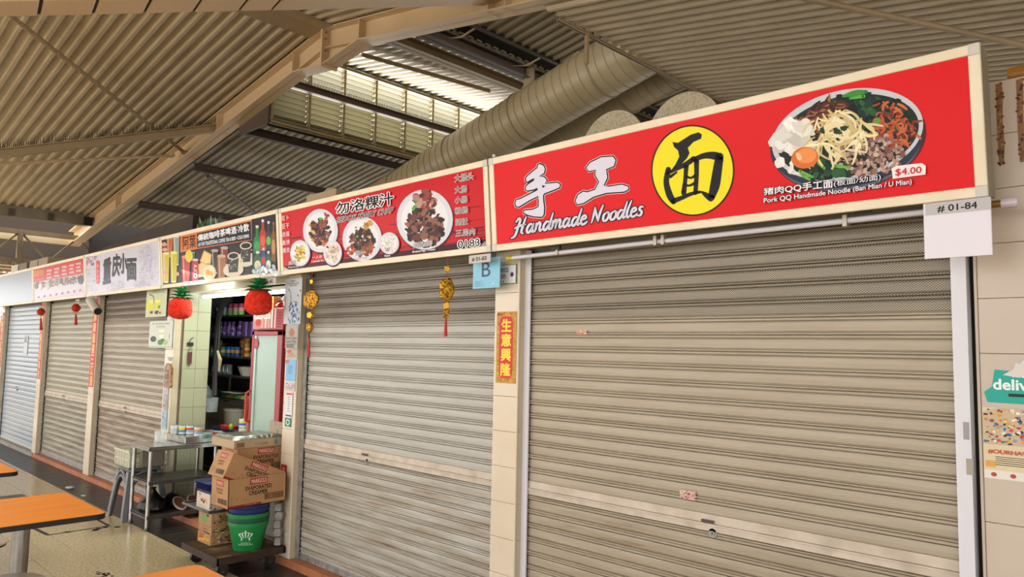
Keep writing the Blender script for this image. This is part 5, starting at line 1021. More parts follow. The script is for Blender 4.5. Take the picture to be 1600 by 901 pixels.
# ---- trolley
t = thing('platform_trolley', 'low wooden platform trolley with dark steel frame and casters', 'trolley', (-5.42, -.34, 0))
dx0, dx1, dy0, dy1 = -5.74, -5.11, -.605, -.085
rust = mat('rusty_frame', '#33271f', .6, .2, col2='#4a3527', scale=18)
for i in range(5): part('deck_board', MB().box(dx0+.012+i*.1214, dx0+.012+i*.1214+.119, dy0+.012, dy1-.012, .128, .147), mat('deck_ply', '#4d3c2c', .7, col2='#a98556', scale=7, stretch=(1, .6, 1), lo=.5, hi=.66), t, bev=.0015)
for q in ((dx0, dx1, dy0, dy0+.014), (dx0, dx1, dy1-.014, dy1), (dx0, dx0+.014, dy0, dy1), (dx1-.014, dx1, dy0, dy1)): part('frame_rail', MB().box(q[0], q[1], q[2], q[3], .10, .151), rust, t, bev=.002)
for (x, y) in ((-5.655, -.515), (-5.19, -.53), (-5.655, -.17), (-5.19, -.17)):
    w1 = part('caster_wheel', MB(True).cyl((x-.016, y, .045), (x+.016, y, .045), .045, 24), blackp, t); part('hub', MB(True).cyl((x-.019, y, .045), (x+.019, y, .045), .016, 12), dullsteel, w1)
    part('caster_fork', MB().box(x-.026, x-.021, y-.02, y+.025, .04, .10).box(x+.021, x+.026, y-.02, y+.025, .04, .10).box(x-.03, x+.03, y-.03, y+.03, .092, .101), rust, t)
# ---- buckets
bc = Vector((-5.255, -.315, .148))
def bucket(z0, h, r0, r1, m, label, grp, logo=False, c=bc):
    t = thing('bucket', label, 'bucket', (c.x, c.y, z0), grp)
    part('body', MB(True).lathe([(0, .004), (r0-.01, .004), (r0-.004, 0), (r0, .006), (r1, h-.03), (r1+.006, h-.028), (r1+.008, h-.006), (r1+.004, h), (r1-.002, h-.004), (r0-.004, .012)], (c.x, c.y, z0), 40), m, t)
    if logo:
        ang = math.atan2(CAM.y-c.y, CAM.x-c.x)-.12
        def conv(a, b):
            th = ang+a/ (.125); r_ = r0+(r1-r0)*max(0, (b-.006)/(h-.036))+.0015; return Vector((c.x+r_*math.cos(th), c.y+r_*math.sin(th), z0+b))
        p = Print(conv, (0, 0, 0)); p.n = Vector((math.cos(ang), math.sin(ang), 0)); W_ = '#dff2e2'; cv0 = p.conv; p.conv = lambda a, b: cv0(a*1.35, .1+(b-.095)*1.35)
        p.poly([(-.026, .082), (.026, .082), (.023, .096), (-.023, .096)], W_, 1)
        for cx in (-.03, -.015, 0, .015, .03): p.stroke([(cx*.7, .097), (cx*1.05, .118-abs(cx)*.15)], [.003, .007], W_, L=1); p.ell(cx*1.1, .124-abs(cx)*.2, .0035, .0035, W_, n=8, L=1)
        p.stroke([(-.032, .112), (-.02, .123), (0, .126), (.02, .123), (.032, .112)], .003, W_, L=1); p.ell(0, .133, .004, .005, W_, n=8, L=1)
        p.text('BY APPOINTMENT TO', (-.028, .066), (.028, .066), (.028, .0705), (-.028, .0705), W_, bold=.02, L=1); p.text('THE ROYAL DANISH COURT', (-.042, .056), (.042, .056), (.042, .062), (-.042, .062), W_, bold=.02, L=1)
        part('print', p.mb, PRINT, t, label='white crown emblem and small print')
    return t
bucket(.148, .205, .102, .138, greenp, 'bright green bucket with white crown emblem, bottom of the stack', 'nested buckets', True)
bucket(.185, .205, .104, .141, dgreenp, 'dark green bucket nested inside the crown bucket', 'nested buckets')
bucket(.212, .205, .104, .142, greenp, 'upper bright green bucket rim under the navy buckets', 'nested buckets')
bucket(.255, .205, .104, .140, bluep, 'navy bucket directly on top of the green buckets', 'nested buckets')
bucket(.282, .205, .104, .140, bluep, 'topmost navy bucket right under the creamer carton', 'nested buckets')
solo('maroon_crate', MB().box(-5.69, -5.40, -.285, -.10, .148, .672), mat('maroon_plastic', '#5d1619', .5), 'tall maroon crate hidden behind the buckets', 'crate', bev=.008)
# ---- cartons
CW, CD, CH = .27, .447, .205
def carton(name, label, M_, w_, d_, h_, face, end, m=card, group='cardboard cartons on the trolley', z_open=False):
    """w along local x, d along local y; printed side is +x, printed end is -y"""
    t = thing(name, label, 'box', (0, 0, 0), group); t.matrix_world = M_; ROOT[t.name] = Vector((0, 0, 0))
    if z_open:
        part('carton_body', MB().box(-w_/2, w_/2, -d_/2, d_/2, 0, .005), m, t, local=True)
        for q in ((w_/2-.005, w_/2, -d_/2, d_/2), (-w_/2, -w_/2+.005, -d_/2, d_/2), (-w_/2, w_/2, -d_/2, -d_/2+.005), (-w_/2, w_/2, d_/2-.005, d_/2)): part('side_panel', MB().box(q[0], q[1], q[2], q[3], 0, h_), m, t, local=True)
    else:
        part('carton_body', MB().box(-w_/2, w_/2, -d_/2, d_/2, 0, h_), m, t, bev=.003, local=True)
        part('flap_seam', MB().box(-.002, .002, -d_/2+.004, d_/2-.004, h_-.0005, h_+.001), mat('seam_brown', '#7a5a3a', .8), t, local=True)
    if face:
        p = Print(flatconv((w_/2, -d_/2, 0), (0, d_, 0), (0, 0, h_)), (1, 0, 0)); face(p); part('side_print', p.mb, PRINT, t, local=True)
    if end:
        p = Print(flatconv((-w_/2, -d_/2, 0), (w_, 0, 0), (0, 0, h_)), (0, -1, 0)); end(p); part('end_print', p.mb, PRINT, t, local=True)
    return t
RD = '#a8302a'; BK = '#2d211c'
def cface(p, stripe=True):
    p.poly([(.355, .74), (.66, .74), (.67, .96), (.365, .96)], RD, 1); TX(p, 'MARIGOLD', .385, .78, .65, .92, '#d8b9a4', bold=.03, L=2)
    TX(p, 'EVAPORATED', .29, .56, .74, .69, BK, bold=.03, L=1); TX(p, 'CREAMER', .35, .38, .67, .52, BK, bold=.03, L=1)
    p.poly(rect4(.62, .16, .95, .36), '#241a16', 1); p.poly(rect4(.63, .18, .94, .34), '#b58a5f', 2); x = .635
    while x < .93: w_ = random.choice([.004, .008, .013]); p.poly(rect4(x, .19, x+w_, .33), '#241a16', 3); x += w_+random.choice([.005, .009])
    if stripe: p.poly(rect4(0, .02, .56, .1), '#8f2a22', 1); TX(p, '48 CANS x 390g', .28, .035, .48, .085, '#b58a5f', bold=.02, L=2)
    for _ in range(9): p.ell(random.uniform(.05, .35), random.uniform(.15, .35), .008, .02, '#8a6440', random.uniform(0, 90), 7, L=1, jag=.3)
def cend(p):
    p.poly(rect4(.3, .72, .72, .92), RD, 1); TX(p, 'MARIGOLD', .34, .76, .68, .88, '#d8b9a4', bold=.02, L=2); TX(p, 'EVAPORATED', .3, .56, .7, .64, BK, bold=.01, L=1); TX(p, 'CREAMER', .33, .45, .67, .53, BK, bold=.01, L=1)
    x = .42
    while x < .9: w_ = random.choice([.012, .02, .035]); p.poly(rect4(x, .12, x+w_, .3), '#241a16', 3); x += w_+random.choice([.014, .022])
    lines(p, .06, .34, .1, .34, 6, '#5a4030', .012)
def Mt(x, y, z, rz=0, rx=0): return Matrix.Translation((x, y, z)) @ Matrix.Rotation(rz, 4, 'Z') @ Matrix.Rotation(rx, 4, 'X')
carton('creamer_carton', 'lowest evaporated creamer carton, resting on the buckets', Mt(-5.225, -.335, .489, .0, .02), CW, CD, CH, cface, cend, z_open=True)
# tilted carton on top: long axis falls towards the stall
a_ = atx(366, 707.4, -5.10); b_ = atx(446, 736, -5.10)
th_ = math.atan2(b_.z-a_.z, b_.y-a_.y); L2 = .447; ux_ = Vector((0, math.cos(th_), math.sin(th_))); uz_ = Vector((0, -math.sin(th_), math.cos(th_)))
org = a_-uz_*.185; cc = org+ux_*(L2/2)+Vector((-CW/2, 0, 0))
carton('creamer_carton', 'tilted evaporated creamer carton sliding off, on top of the lowest one', Matrix.Translation(cc+Vector((.004, 0, 0))) @ Matrix.Rotation(th_, 4, 'X'), CW-.02, L2, .185, lambda p: cface(p), cend)
r_ = atx(454.5, 733, -5.32); r2_ = atx(454.5, 694, -5.32)
carton('creamer_carton', 'evaporated creamer carton at the back, under the foil-wrapped one', Mt(-5.32-CW/2, r_.y-CD/2, r_.z+.0), CW, CD, r2_.z-r_.z, lambda p: cface(p, False), cend)
zt_ = r2_.z+.002; q1, q2 = atx(372, 707, -5.3), atx(448.5, 690, -5.3)
foil = mat('foil_wrap', '#a9ac9c', .22, .6, bump=1.0, scale=22)
t = carton('wrapped_carton', 'topmost flat carton with crinkled silvery plastic over its top', Mt(-5.31-.19, (q1.y+q2.y)/2-.02, zt_), .38, q2.y-q1.y+.02, .062, lambda p: (TX(p, '小心轻放', .4, .25, .65, .65, '#7a5f48', L=1), p.poly(rect4(.78, .2, .84, .85), '#5f7f8f', 1), p.poly(rect4(.05, .15, .2, .7), '#7d6248', 1)), None, m=mat('pale_card2', '#b39a7c', .8))
wd = q2.y-q1.y+.02; m = MB(True); n_ = 14; vs = []
for i in range(n_+1):
    for j in range(n_+1):
        u, v = i/n_, j/n_; e = min(u, 1-u, v, 1-v); vs.append((-.19+.38*u, -wd/2+wd*v, .063+min(e*.25, .02)+random.uniform(0, .006)*(e > 0)))
m.add(vs, [(i*(n_+1)+j, (i+1)*(n_+1)+j, (i+1)*(n_+1)+j+1, i*(n_+1)+j+1) for i in range(n_) for j in range(n_)]); m.add([(x, y, .0625) for x, y in ((-.19, -wd/2), (.19, -wd/2), (.19, wd/2), (-.19, wd/2))], [(0, 3, 2, 1)])
part('plastic_wrap', m, foil, t, local=True)
# small cartons left
def juicy(p): p.scatter(lambda x, y: True, (.05, .08, .95, .92), 34, .07, ['#c9a39a', '#d8b46a', '#b56a5a', '#3a2f2a', '#c9c0b0'], 'blob', 1)
for i, (z, h, lab) in enumerate(((.149, .075, 'lowest small fruit carton on the trolley corner'), (.2245, .06, 'middle small carton of the stack on the trolley corner'), (.285, .095, 'open upper carton with green handle print on the trolley corner'))):
    carton('small_carton', lab, Mt(-5.585+(.008 if i == 1 else 0), -.405, z), .225, .185, h, lambda p: (juicy(p), TX(p, 'EXTRA', .4, .3, .8, .7, '#2f2a20', bold=.02, L=6)), (lambda p: (p.scatter(lambda x, y: True, (.1, .1, .9, .9), 16, .11, ['#d8a02c', '#e0b84a', '#b5432c'], 'blob', 1))) if i == 0 else (lambda p: (p.ell(.45, .5, .2, .3, '#5f9a5a', L=1, n=18), p.ell(.7, .8, .1, .08, '#23201a', L=1, n=14))) if i == 2 else cend, m=mat('small_card', '#a9845a', .8), group='small cartons on the trolley corner')
t = thing('steel_shelf_tray', 'flat grey steel tray lying on the small cartons', 'tray', (-5.74, -.4, .383))
part('tray_plate', MB().box(-5.975, -5.50, -.51, -.30, .383, .387), dullsteel, t)
for q in ((-5.975, -5.50, -.515, -.503), (-5.975, -5.50, -.302, -.295), (-5.98, -5.968, -.51, -.30), (-5.507, -5.497, -.51, -.30)): part('tray_rim', MB().box(q[0], q[1], q[2], q[3], .381, .40), dullsteel, t, bev=.002)
carton('printed_carton', 'white printed carton with cow picture under the navy trays', Mt(-5.645, -.405, .3885), .235, .175, .125, juicy, lambda p: (p.scatter(lambda x, y: True, (.1, .3, .9, .9), 14, .08, ['#c98f94', '#d8a8a0', '#b56a6a'], 'blob', 1), p.ell(.5, .5, .12, .12, '#d8c23a', L=4, n=14), p.ell(.42, .55, .06, .08, '#1c1c1c', L=5, n=10), lines(p, .1, .9, .08, .25, 3, '#8a5f5a', .02)), m=mat('white_card', '#c9bfb0', .7), group='small cartons on the trolley corner')
for i in range(4):
    z = .5155+i*.018; e = .004*i
    m = MB().ring([rrect(-5.765-e+.02, -5.50+e-.02, -.50-e+.02, -.32+e-.02, .02, z), rrect(-5.775-e, -5.49+e, -.51-e, -.31+e, .025, z+.028), rrect(-5.768-e, -5.497+e, -.503-e, -.317+e, .02, z+.028), rrect(-5.765-e+.027, -5.507+e-.02, -.493-e+.02, -.327+e-.02, .018, z+.004)])
    solo('plastic_tray', m, bluep, ['lowest', 'second', 'third', 'topmost'][i]+' nested navy plastic tray on the printed carton', 'tray', 'nested navy trays')
wb = MB(True)
for k in range(5): wb.lathe([(.0, 0), (.03, .01), (.026+.008*(k%2), .04), (.03, .065), (0, .07)], (-5.165+.008*math.cos(k*2), -.122+.004*math.sin(k*3), .15+k*.062), 9, True, lambda j, z: 1+.3*math.sin(j*2.7+z*50))
solo('plastic_bags', wb, mat('bag_white', '#8a857c', .3, bump=.6, scale=25), 'bundle of white plastic bags between buckets and pillar', 'bags', kind='stuff')
# ---- open drinks stall
tube_m = mat('tube_glow', '#eafff2', .5, emis=9.0)
def tubelamp(name, label, x0, x1, y, z, m, grp=None):
    t = thing(name, label, 'light', ((x0+x1)/2, y, z), grp)
    part('tube', MB(True).cyl((x0+.03, y, z), (x1-.03, y, z), .013, 12), m, t)
    part('housing', MB().box(x0, x1, y-.02, y+.03, z+.018, z+.05), whitep, t, bev=.003)
    for x in (x0, x1-.03): part('end_cap', MB(True).cyl((x, y, z), (x+.03, y, z), .017, 12), whitep, t)
    return t
tubelamp('fluorescent_lamp', 'lit fluorescent lamp over the drinks stall, left of larger pineapple', -7.30, -6.25, .12, 2.11, tube_m, 'stall lamps')
tubelamp('fluorescent_lamp', 'lit fluorescent lamp right of the larger paper pineapple', -6.05, -5.32, .12, 2.10, tube_m, 'stall lamps')
solo('stall_fascia', MB().box(-7.47, -5.262, .04, .075, 2.16, 2.42), mat('fascia_cream', '#bdb39a', .6), 'cream fascia board above the drinks stall opening', 'board')
area('stall_light', (-6.6, .5, 2.3), (-7.0, .6, 0), 1.6, .5, 42, (.9, 1, .93))
t = thing('display_shelf', 'black open shelving unit filled with drinks', 'shelf', (-7.6, .9, .74))
bs = mat('black_shelf', '#26282a', .5, col2='#35383a', scale=8)
LV = [1.042, 1.305, 1.515, 1.74, 1.975]
SX0, SX1 = -8.62, -6.7
for z in LV: part('shelf_board', MB().box(SX0, SX1, .73, 1.05, z-.022, z), bs, t, bev=.002)
for x in (SX0, SX1-.02): part('upright', MB().box(x, x+.02, .73, 1.05, 1.02, 2.30), bs, t)
part('back_panel', MB().box(SX0, SX1, 1.05, 1.06, 1.28, 2.30), mat('shelf_back', '#1c1c1e', .7), t); part('shelf_top', MB().box(SX0, SX1, .73, 1.06, 2.28, 2.30), bs, t)
def onx(px, py, y=.83): return aty(px, py, y).x
random.seed(5)
for px, cols, lab in ((333, ['#16448a', '#2a6ac0', '#1c3f8a'], 'first blue can on the top shelf'), (343, ['#1b3a9a', '#2a4fc0', '#d8dfe8', '#1b3a9a'], 'blue can with white emblem on the top shelf'), (361, ['#6fb03a', '#c98f94', '#b53a5a'], 'pink and green can on the top shelf next to teal glass'), (369, ['#7fbf4a', '#d89aa0', '#b53a5a'], 'pink and green can in the middle of its trio'), (377, ['#6fb03a', '#d88f98', '#a8324f'], 'pink and green can at the end of its trio')):
    can(onx(px, 487), .83, LV[4], .036, .135, cols, lab, 'cans on the top shelf')
m = MB(True).lathe([(.028, 0), (.034, .06), (.03, .1), (.02, .102), (0, .102)], (onx(352, 487), .83, LV[4]), 14); solo('teal_jar', m, mat('teal_glass', '#8fb5a6', .2), 'pale teal jar between the blue and pink cans', 'jar')
pur = mat('purple_bottle', '#5a2f80', .35, col2='#b59ac4', scale=40, lo=.48, hi=.62)
b0 = None
labs = ['leftmost purple-labelled bottle on the second shelf', 'second purple-labelled bottle from the left', 'third purple-labelled bottle from the left', 'middle purple-labelled bottle of the seven', 'purple-labelled bottle right of the middle one', 'sixth purple-labelled bottle before the gap', 'last purple-labelled bottle, standing apart after a gap']
for i, px in enumerate((331, 338.3, 345.6, 351.7, 358.3, 364.4, 375)):
    x = onx(px, 520)
    if b0 is None:
        b0 = thing('drink_bottle', labs[0], 'bottle', (x, .83, LV[3]), 'purple bottles on the second shelf')
        part('body', MB(True).lathe([(.028, 0), (.033, .006), (.034, .05), (.029, .06), (.033, .072), (.031, .105), (.016, .13), (.014, .138)], (x, .83, LV[3]), 16), pur, b0); part('cap', MB(True).lathe([(.018, .138), (.019, .165), (.015, .17), (0, .17)], (x, .83, LV[3]), 14), mat('purple_cap', '#8a5fc0', .4), b0)
    else: clone(b0, (x, .83, LV[3]), labs[i])
for i, px in enumerate((383, 388, 393, 398)):
    x = onx(px, 520); solo('slim_carton', MB().box(x-.02, x+.02, .79, .87, LV[3], LV[3]+.16), mat('slim%d' % (i % 2), ['#3b2a55', '#7d5aa0'][i % 2], .5), ['dark slim purple pack beside the last bottle', 'lighter slim purple pack, second in its row', 'dark slim purple pack, third in its row', 'lighter slim purple pack beside the red fridge header'][i], 'pack', 'slim packs on the second shelf', bev=.003)
for px, cols, lab, tier in ((330, ['#5f8a3a', '#c4ccb4', '#6f9a3f'], 'left green can on the third shelf', 0), (339.5, ['#5f8a3a', '#cfd6be', '#6f9a3f'], 'middle green can on the third shelf', 0), (349, ['#5f8a3a', '#c9d0b8', '#6f9a3f'], 'right green can on the third shelf', 0), (357.8, ['#1f4f9a', '#9ab0c9', '#2f7ac0'], 'blue beer can next to the green cans', 0), (364.4, ['#1c3f8a', '#c99a3a', '#2f6ab5'], 'blue and gold beer can in the middle', 0), (371, ['#1f4f9a', '#d88a5a', '#2f7ac0'], 'blue and orange beer can', 0), (379, ['#2a1f1a', '#5a3a1f', '#2a1f1a'], 'dark brown can beside the gold ones', 0), (386, ['#c98a2a', '#7d4f1c', '#d8a04a'], 'lower gold can on the third shelf', 0), (386, ['#d8a04a', '#c98a2a', '#dcb46a'], 'upper gold can stacked on the third shelf', 1), (379, ['#8a5a2a', '#c98a3a', '#7d4f1c'], 'upper brown can stacked on the third shelf', 1)):
    can(onx(px, 552), .83, LV[2]+tier*.1085, .034, .108, cols, lab, 'cans on the third shelf')
for i, px in enumerate((330, 339.5, 349)):
    m = MB(True).cyl((onx(px, 552)-.0, .80, LV[2]+.109+.036), (onx(px, 552), .88, LV[2]+.109+.036), .034, 16); solo('lying_can', m, chrome, ['left', 'middle', 'right'][i]+' silver can end lying on top of the green cans', 'can', 'silver cans lying on the green ones')
m = MB(True).lathe([(.03, 0), (.036, .05), (.032, .05), (0, .045)], (onx(395, 552), .83, LV[2]), 14); solo('grey_pot', m, mat('grey_pot', '#5d5f60', .4), 'small grey pot with red tip beside the fridge', 'pot')
mug0 = None
for i, px in enumerate((326.5, 336, 344, 352, 358.5)):
    x = onx(px, 582); lab = ['leftmost glass beer mug on the fourth shelf', 'second glass beer mug from the left', 'middle glass beer mug on the fourth shelf', 'fourth glass beer mug from the left', 'rightmost glass beer mug on the fourth shelf'][i]
    if mug0 is None:
        mug0 = thing('beer_mug', lab, 'mug', (x, .83, LV[1]), 'glass mugs on the fourth shelf'); part('glass', MB(True).lathe([(.03, 0), (.033, .01), (.036, .115), (.033, .115), (.03, .02), (0, .018)], (x, .83, LV[1]), 14), glassm, mug0)
        part('handle', MB(True).tube([(x+.03, .80, LV[1]+.095), (x+.05, .78, LV[1]+.085), (x+.05, .78, LV[1]+.03), (x+.03, .80, LV[1]+.02)], .007, 8), mat('mug_white', '#c9cfd0', .2), mug0); part('emblem', MB().box(x+.005, x+.03, .795, .798, LV[1]+.04, LV[1]+.075), mat('mug_white', '#c9cfd0', .2), mug0)
    else: clone(mug0, (x, .83, LV[1]), lab)
q = aty(386, 582, .85); solo('white_basket', MB(True).lathe([(.10, 0), (.14, .10), (.15, .105), (.135, .102), (.09, .01), (0, .01)], (q.x, .89, LV[1]), 20), whitep, 'white plastic basket bowl on the fourth shelf', 'bowl')
q = aty(333, 619, .85); t = thing('food_container', 'stacked green food container beside the clear bag', 'container', (q.x, .85, LV[0]))
part('container_body', MB().box(q.x-.11, q.x+.11, .78, .93, LV[0], LV[0]+.09), dgreenp, t, bev=.012); part('container_lid', MB().box(q.x-.12, q.x+.12, .775, .94, LV[0]+.088, LV[0]+.13), mat('lid_dark', '#1d2a22', .4), t, bev=.01)
for i, (px, c_, w_, lab) in enumerate(((352, '#6a6a3a', .10, 'olive packet on the lowest shelf'), (361, '#b09a4a', .12, 'yellow packet on the lowest shelf'), (372, '#4f7a3f', .12, 'green leafy packet on the lowest shelf'), (384, '#9a8a5f', .12, 'tan packet on the lowest shelf beside the fridge'))):
    q = aty(px, 618, .80); m = MB(True); m.M = Matrix.Translation((q.x, .82, LV[0])) @ Matrix.Scale(1.5, 4, (1, 0, 0)); m.lathe([(.04, 0), (w_*.5, .015), (w_*.42, .04), (.02, .06), (0, .06)], (0, 0, 0), 10, True, lambda j, z: 1+.25*math.sin(j*2.2)); solo('snack_packet', m, mat('pk'+c_, c_, .5), lab, 'packet', 'packets on the lowest shelf')
solo('paper_sheets', MB().box(onx(357, 615), onx(379, 615), .74, .95, LV[0]+.07, LV[0]+.075), mat('paper_white', '#c9cccb', .6), 'white papers lying over the packets', 'papers')
solo('photo_board', MB().box(onx(357, 598, 1.0), onx(397, 598, 1.0), 1.03, 1.045, 1.10, 1.27), mat('photo_dark', '#5a3f42', .5, col2='#2b2024', scale=16), 'dark picture board leaning behind the packets', 'picture')
# counter inside
t = thing('counter', 'low steel counter along the back of the drinks stall', 'counter', (-7.6, .75, .053)); part('worktop', MB().box(-9.15, -6.62, .40, 1.10, .70, .73), chrome, t, bev=.003)
for x in (-9.1, -7.9, -6.68): part('leg', MB().box(x, x+.03, .44, .47, .053, .70), dullsteel, t)
part('undershelf', MB().box(-9.1, -6.66, .44, 1.08, .35, .37), dullsteel, t)
q = aty(345, 678, .47); t = thing('oval_tray', 'dark blue oval tray holding the red bowls', 'tray', (-7.42, .50, .731)); m = MB(True); m.M = Matrix.Translation((-7.42, .52, .731)) @ Matrix.Scale(1.9, 4, (1, 0, 0)); m.lathe([(.09, 0), (.13, .03), (.14, .06), (.135, .06), (.12, .03), (.085, .006), (0, .006)], (0, 0, 0), 24); part('tray_body', m, mat('tray_navy', '#1e1f45', .4), t)
for x, lab in ((-7.50, 'red bowl on the oval tray, nearer the milk cans'), (-7.36, 'red bowl on the oval tray, holding the lime spoon')):
    solo('red_bowl', MB(True).lathe([(.03, 0), (.055, .03), (.06, .07), (.055, .07), (.03, .01), (0, .01)], (x, .52, .74), 18), redp, lab, 'bowl', 'red bowls on the oval tray')
sp_n = MB(True).tube([(-7.36, .52, .76), (-7.33, .50, .83), (-7.27, .47, .80)], [.018, .012, .02], 8); solo('lime_spoon', sp_n, mat('lime_plastic', '#9ac43a', .4), 'lime green plastic spoon in the red bowl', 'spoon')
q = aty(366, 668, .72); t = thing('plastic_jug', 'tall translucent plastic canister on the back counter', 'jug', (q.x, .72, .731)); part('body', MB(True).lathe([(.10, 0), (.105, .01), (.115, .20), (.11, .205), (.10, .01), (0, .01)], (q.x, .72, .731), 24), mat('frosted', '#a39a88', .4, alpha=.75), t); part('lid', MB(True).lathe([(.12, .2), (.12, .22), (0, .225)], (q.x, .72, .731), 24), mat('frosted_lid', '#8f8777', .4), t)
for i in range(2): q = aty(380, 675, .5); can(q.x, .5, .731+i*.0925, .045, .092, ['#c9cfd4', '#3a5fae', '#d8c83a', '#c9cfd4'], ['lower', 'upper'][i]+' blue and white milk tin beside the fridge foot', 'milk tins by the fridge', name='milk_tin')
# clear bag, paper cup, hooks, cables
m = MB(True); q = aty(317, 606, .55); m.M = Matrix.Translation((q.x, .55, 1.02)) @ Matrix.Scale(.6, 4, (0, 1, 0)); m.lathe([(.0, 0), (.15, .02), (.16, .07), (.09, .16), (.02, .21), (.05, .26), (.0, .27)], (0, 0, 0), 14, True, lambda j, z: 1+.15*math.sin(j*2.4+z*35)); solo('clear_bag', m, mat('clear_film', '#b5bcc0', .15, alpha=.6, bump=.8, scale=18), 'knotted clear plastic bag hanging at the shelf end', 'bag')
q = aty(318, 643, .5); t = thing('paper_dispenser', 'white printed paper tub hanging below the clear bag', 'tub', (q.x, .52, q.z)); part('tub', MB(True).lathe([(.085, 0), (.092, .15), (.088, .15), (0, .01)], (q.x, .56, q.z), 20), mat('tub_white', '#bfc4c0', .5, col2='#8fb0b5', scale=14, lo=.55, hi=.75), t)
part('hanger', MB().box(q.x-.004, q.x+.004, .64, .66, q.z+.14, 1.019).box(q.x-.004, q.x+.004, .64, .80, 1.008, 1.0195), blackp, t)
part('tub_text', MB().box(q.x-.03, q.x+.05, .463, .466, q.z+.07, q.z+.10), mat('tub_print', '#8a8f90', .6), t)
a, b = aty(321, 614, .42), aty(304, 664, .42); solo('white_stick', MB(True).cyl(a, b, .009, 8), whitep, 'white stick leaning below the shelf end', 'stick')
cm = mat('black_cable', '#1b1815', .5); t = thing('cable_bundle', 'bundle of dark cables arching down the side of the shelf', 'cables', tuple(aty(337, 520, .5)))
for k in range(6):
    pts = [aty(380-k*3, 455, .6), aty(356+k, 459+k, .56), aty(343+k*1.2, 474+k, .48), aty(338+k*1.1, 500, .40), aty(335+k*1.3+random.uniform(-1, 1), 540, .36), aty(333+k*1.2+random.uniform(-1, 1), 575, .34), aty(332+k*1.1, 618, .33)]
    part('cable', MB(True).tube(pts, .008 if k < 5 else .012, 6), cm, t)
part('cable_sleeve', MB(True).tube([aty(340, 548, .34), aty(344, 562, .34), aty(342, 580, .34)], [.012, .02, .01], 8), mat('rag_cream', '#8f8266', .8), t)
q = atx(297, 540, -7.445); t = thing('hook_holder', 'black hook block with hanging keys on the side wall tiles', 'hook', tuple(q))
part('block', MB().box(-7.451, -7.436, q.y-.03, q.y+.03, q.z-.0, q.z+.035), blackp, t, bev=.003); part('hook', MB(True).tube([Vector((-7.44, q.y-.01, q.z+.035)), Vector((-7.43, q.y, q.z+.07)), Vector((-7.43, q.y+.025, q.z+.085))], .004, 6), cm, t)
for k in range(5): part('key', MB().box(-7.437, -7.432, q.y-.02+k*.008, q.y-.012+k*.008, q.z-.17-.015*(k % 3), q.z-.06), mat('key%d' % (k % 2), ['#6a2f2a', '#3d3a38'][k % 2], .4), t)
part('key_ring', MB(True).tube([Vector((-7.436, q.y+.018*math.cos(a*.8), q.z-.04+.02*math.sin(a*.8))) for a in range(8)], .003, 6, True), dullsteel, t)
# pillar guide frame at the stall left with charm
q = aty(288, 535, -.08); solo('red_charm', MB(True).tube([(-7.50, -.09, 1.80), (-7.50, -.092, 1.72), (-7.50, -.09, 1.62)], [.004, .012, .006], 6), mat('charm_red', '#a8342a', .5), 'thin red tassel charm on the pillar under small pineapple', 'charm')
solo('heart_charm', MB(True).cyl((-7.50, -.088, 1.86), (-7.50, -.082, 1.86), .022, 12), mat('charm_cream', '#cdb98a', .5), 'small cream heart charm above the red tassel', 'charm')
# ---- fridge
fr_ = mat('fridge_red', '#9c1e2a', .3, col2='#8a1824', scale=3); mint = mat('fridge_mint', '#b9d3c4', .35)
fx0, fx1, fy0, fy1 = -6.57, -6.00, .30, .84
t = thing('drinks_fridge', 'tall red glass-door drinks fridge with printed header', 'fridge', ((fx0+fx1)/2, .56, .053))
part('cabinet', MB().box(fx0, fx0+.03, fy0+.04, fy1, .053, 1.98).box(fx1-.03, fx1, fy0+.04, fy1, .053, 1.98).box(fx0, fx1, fy1-.03, fy1, .053, 1.98).box(fx0, fx1, fy0+.04, fy1, 1.95, 1.98).box(fx0, fx1, fy0+.04, fy1, .053, .30), fr_, t)
part('liner', MB().box(fx0+.032, fx0+.036, fy0+.05, fy1-.03, .30, 1.78).box(fx1-.036, fx1-.032, fy0+.05, fy1-.03, .30, 1.78).box(fx0+.03, fx1-.03, fy1-.04, fy1-.032, .30, 1.78), mint, t)
part('header', MB().box(fx0, fx1, fy0, fy0+.05, 1.785, 1.985), fr_, t, bev=.006)
p = Print(flatconv((fx0, fy0-.0006, 1.785), (fx1-fx0, 0, 0), (0, 0, .2)), (0, -1, 0)); p.poly([(.02, .05), (.62, .1), (.6, .92), (.02, .9)], '#a87a72', 1)
for x in (.3, .42, .52, .62, .72): p.poly(rect4(x, .1, x+.05, .95), random.choice(['#d8b5ac', '#c4948c', '#e0cfc4']), 2)
TX(p, 'Coca-Cola', .06, .52, .6, .82, '#e0d0cc', bold=.03, L=3, shear=.3); p.ell(.2, .35, .1, .16, '#b52a2a', L=3)
for i in range(6): p.poly(rect4(.82, .12+i*.13, .95, .17+i*.13), '#7a1520', 2)
part('header_print', p.mb, PRINT, t)
dr_ = part('door', MB().box(fx0, fx0+.045, fy0, fy0+.035, .31, 1.775).box(fx1-.09, fx1, fy0, fy0+.035, .31, 1.775).box(fx0, fx1, fy0, fy0+.035, 1.735, 1.775).box(fx0, fx1, fy0, fy0+.035, .31, .36), fr_, t, bev=.004)
part('glass_pane', MB().box(fx0+.045, fx1-.09, fy0+.012, fy0+.018, .36, 1.735), mat('fridge_glass', '#cfe6da', .08, alpha=.38), dr_)
part('gasket', MB().box(fx0+.045, fx0+.085, fy0+.004, fy0+.012, .36, 1.735), mat('gasket', '#a9c4b5', .4), dr_); part('door_handle', MB(True).tube([(fx0+.02, fy0-.0, 1.22), (fx0+.02, fy0-.04, 1.2), (fx0+.02, fy0-.04, .95), (fx0+.02, fy0-.0, .93)], .011, 8), mat('handle_red', '#c03a2c', .4), dr_)
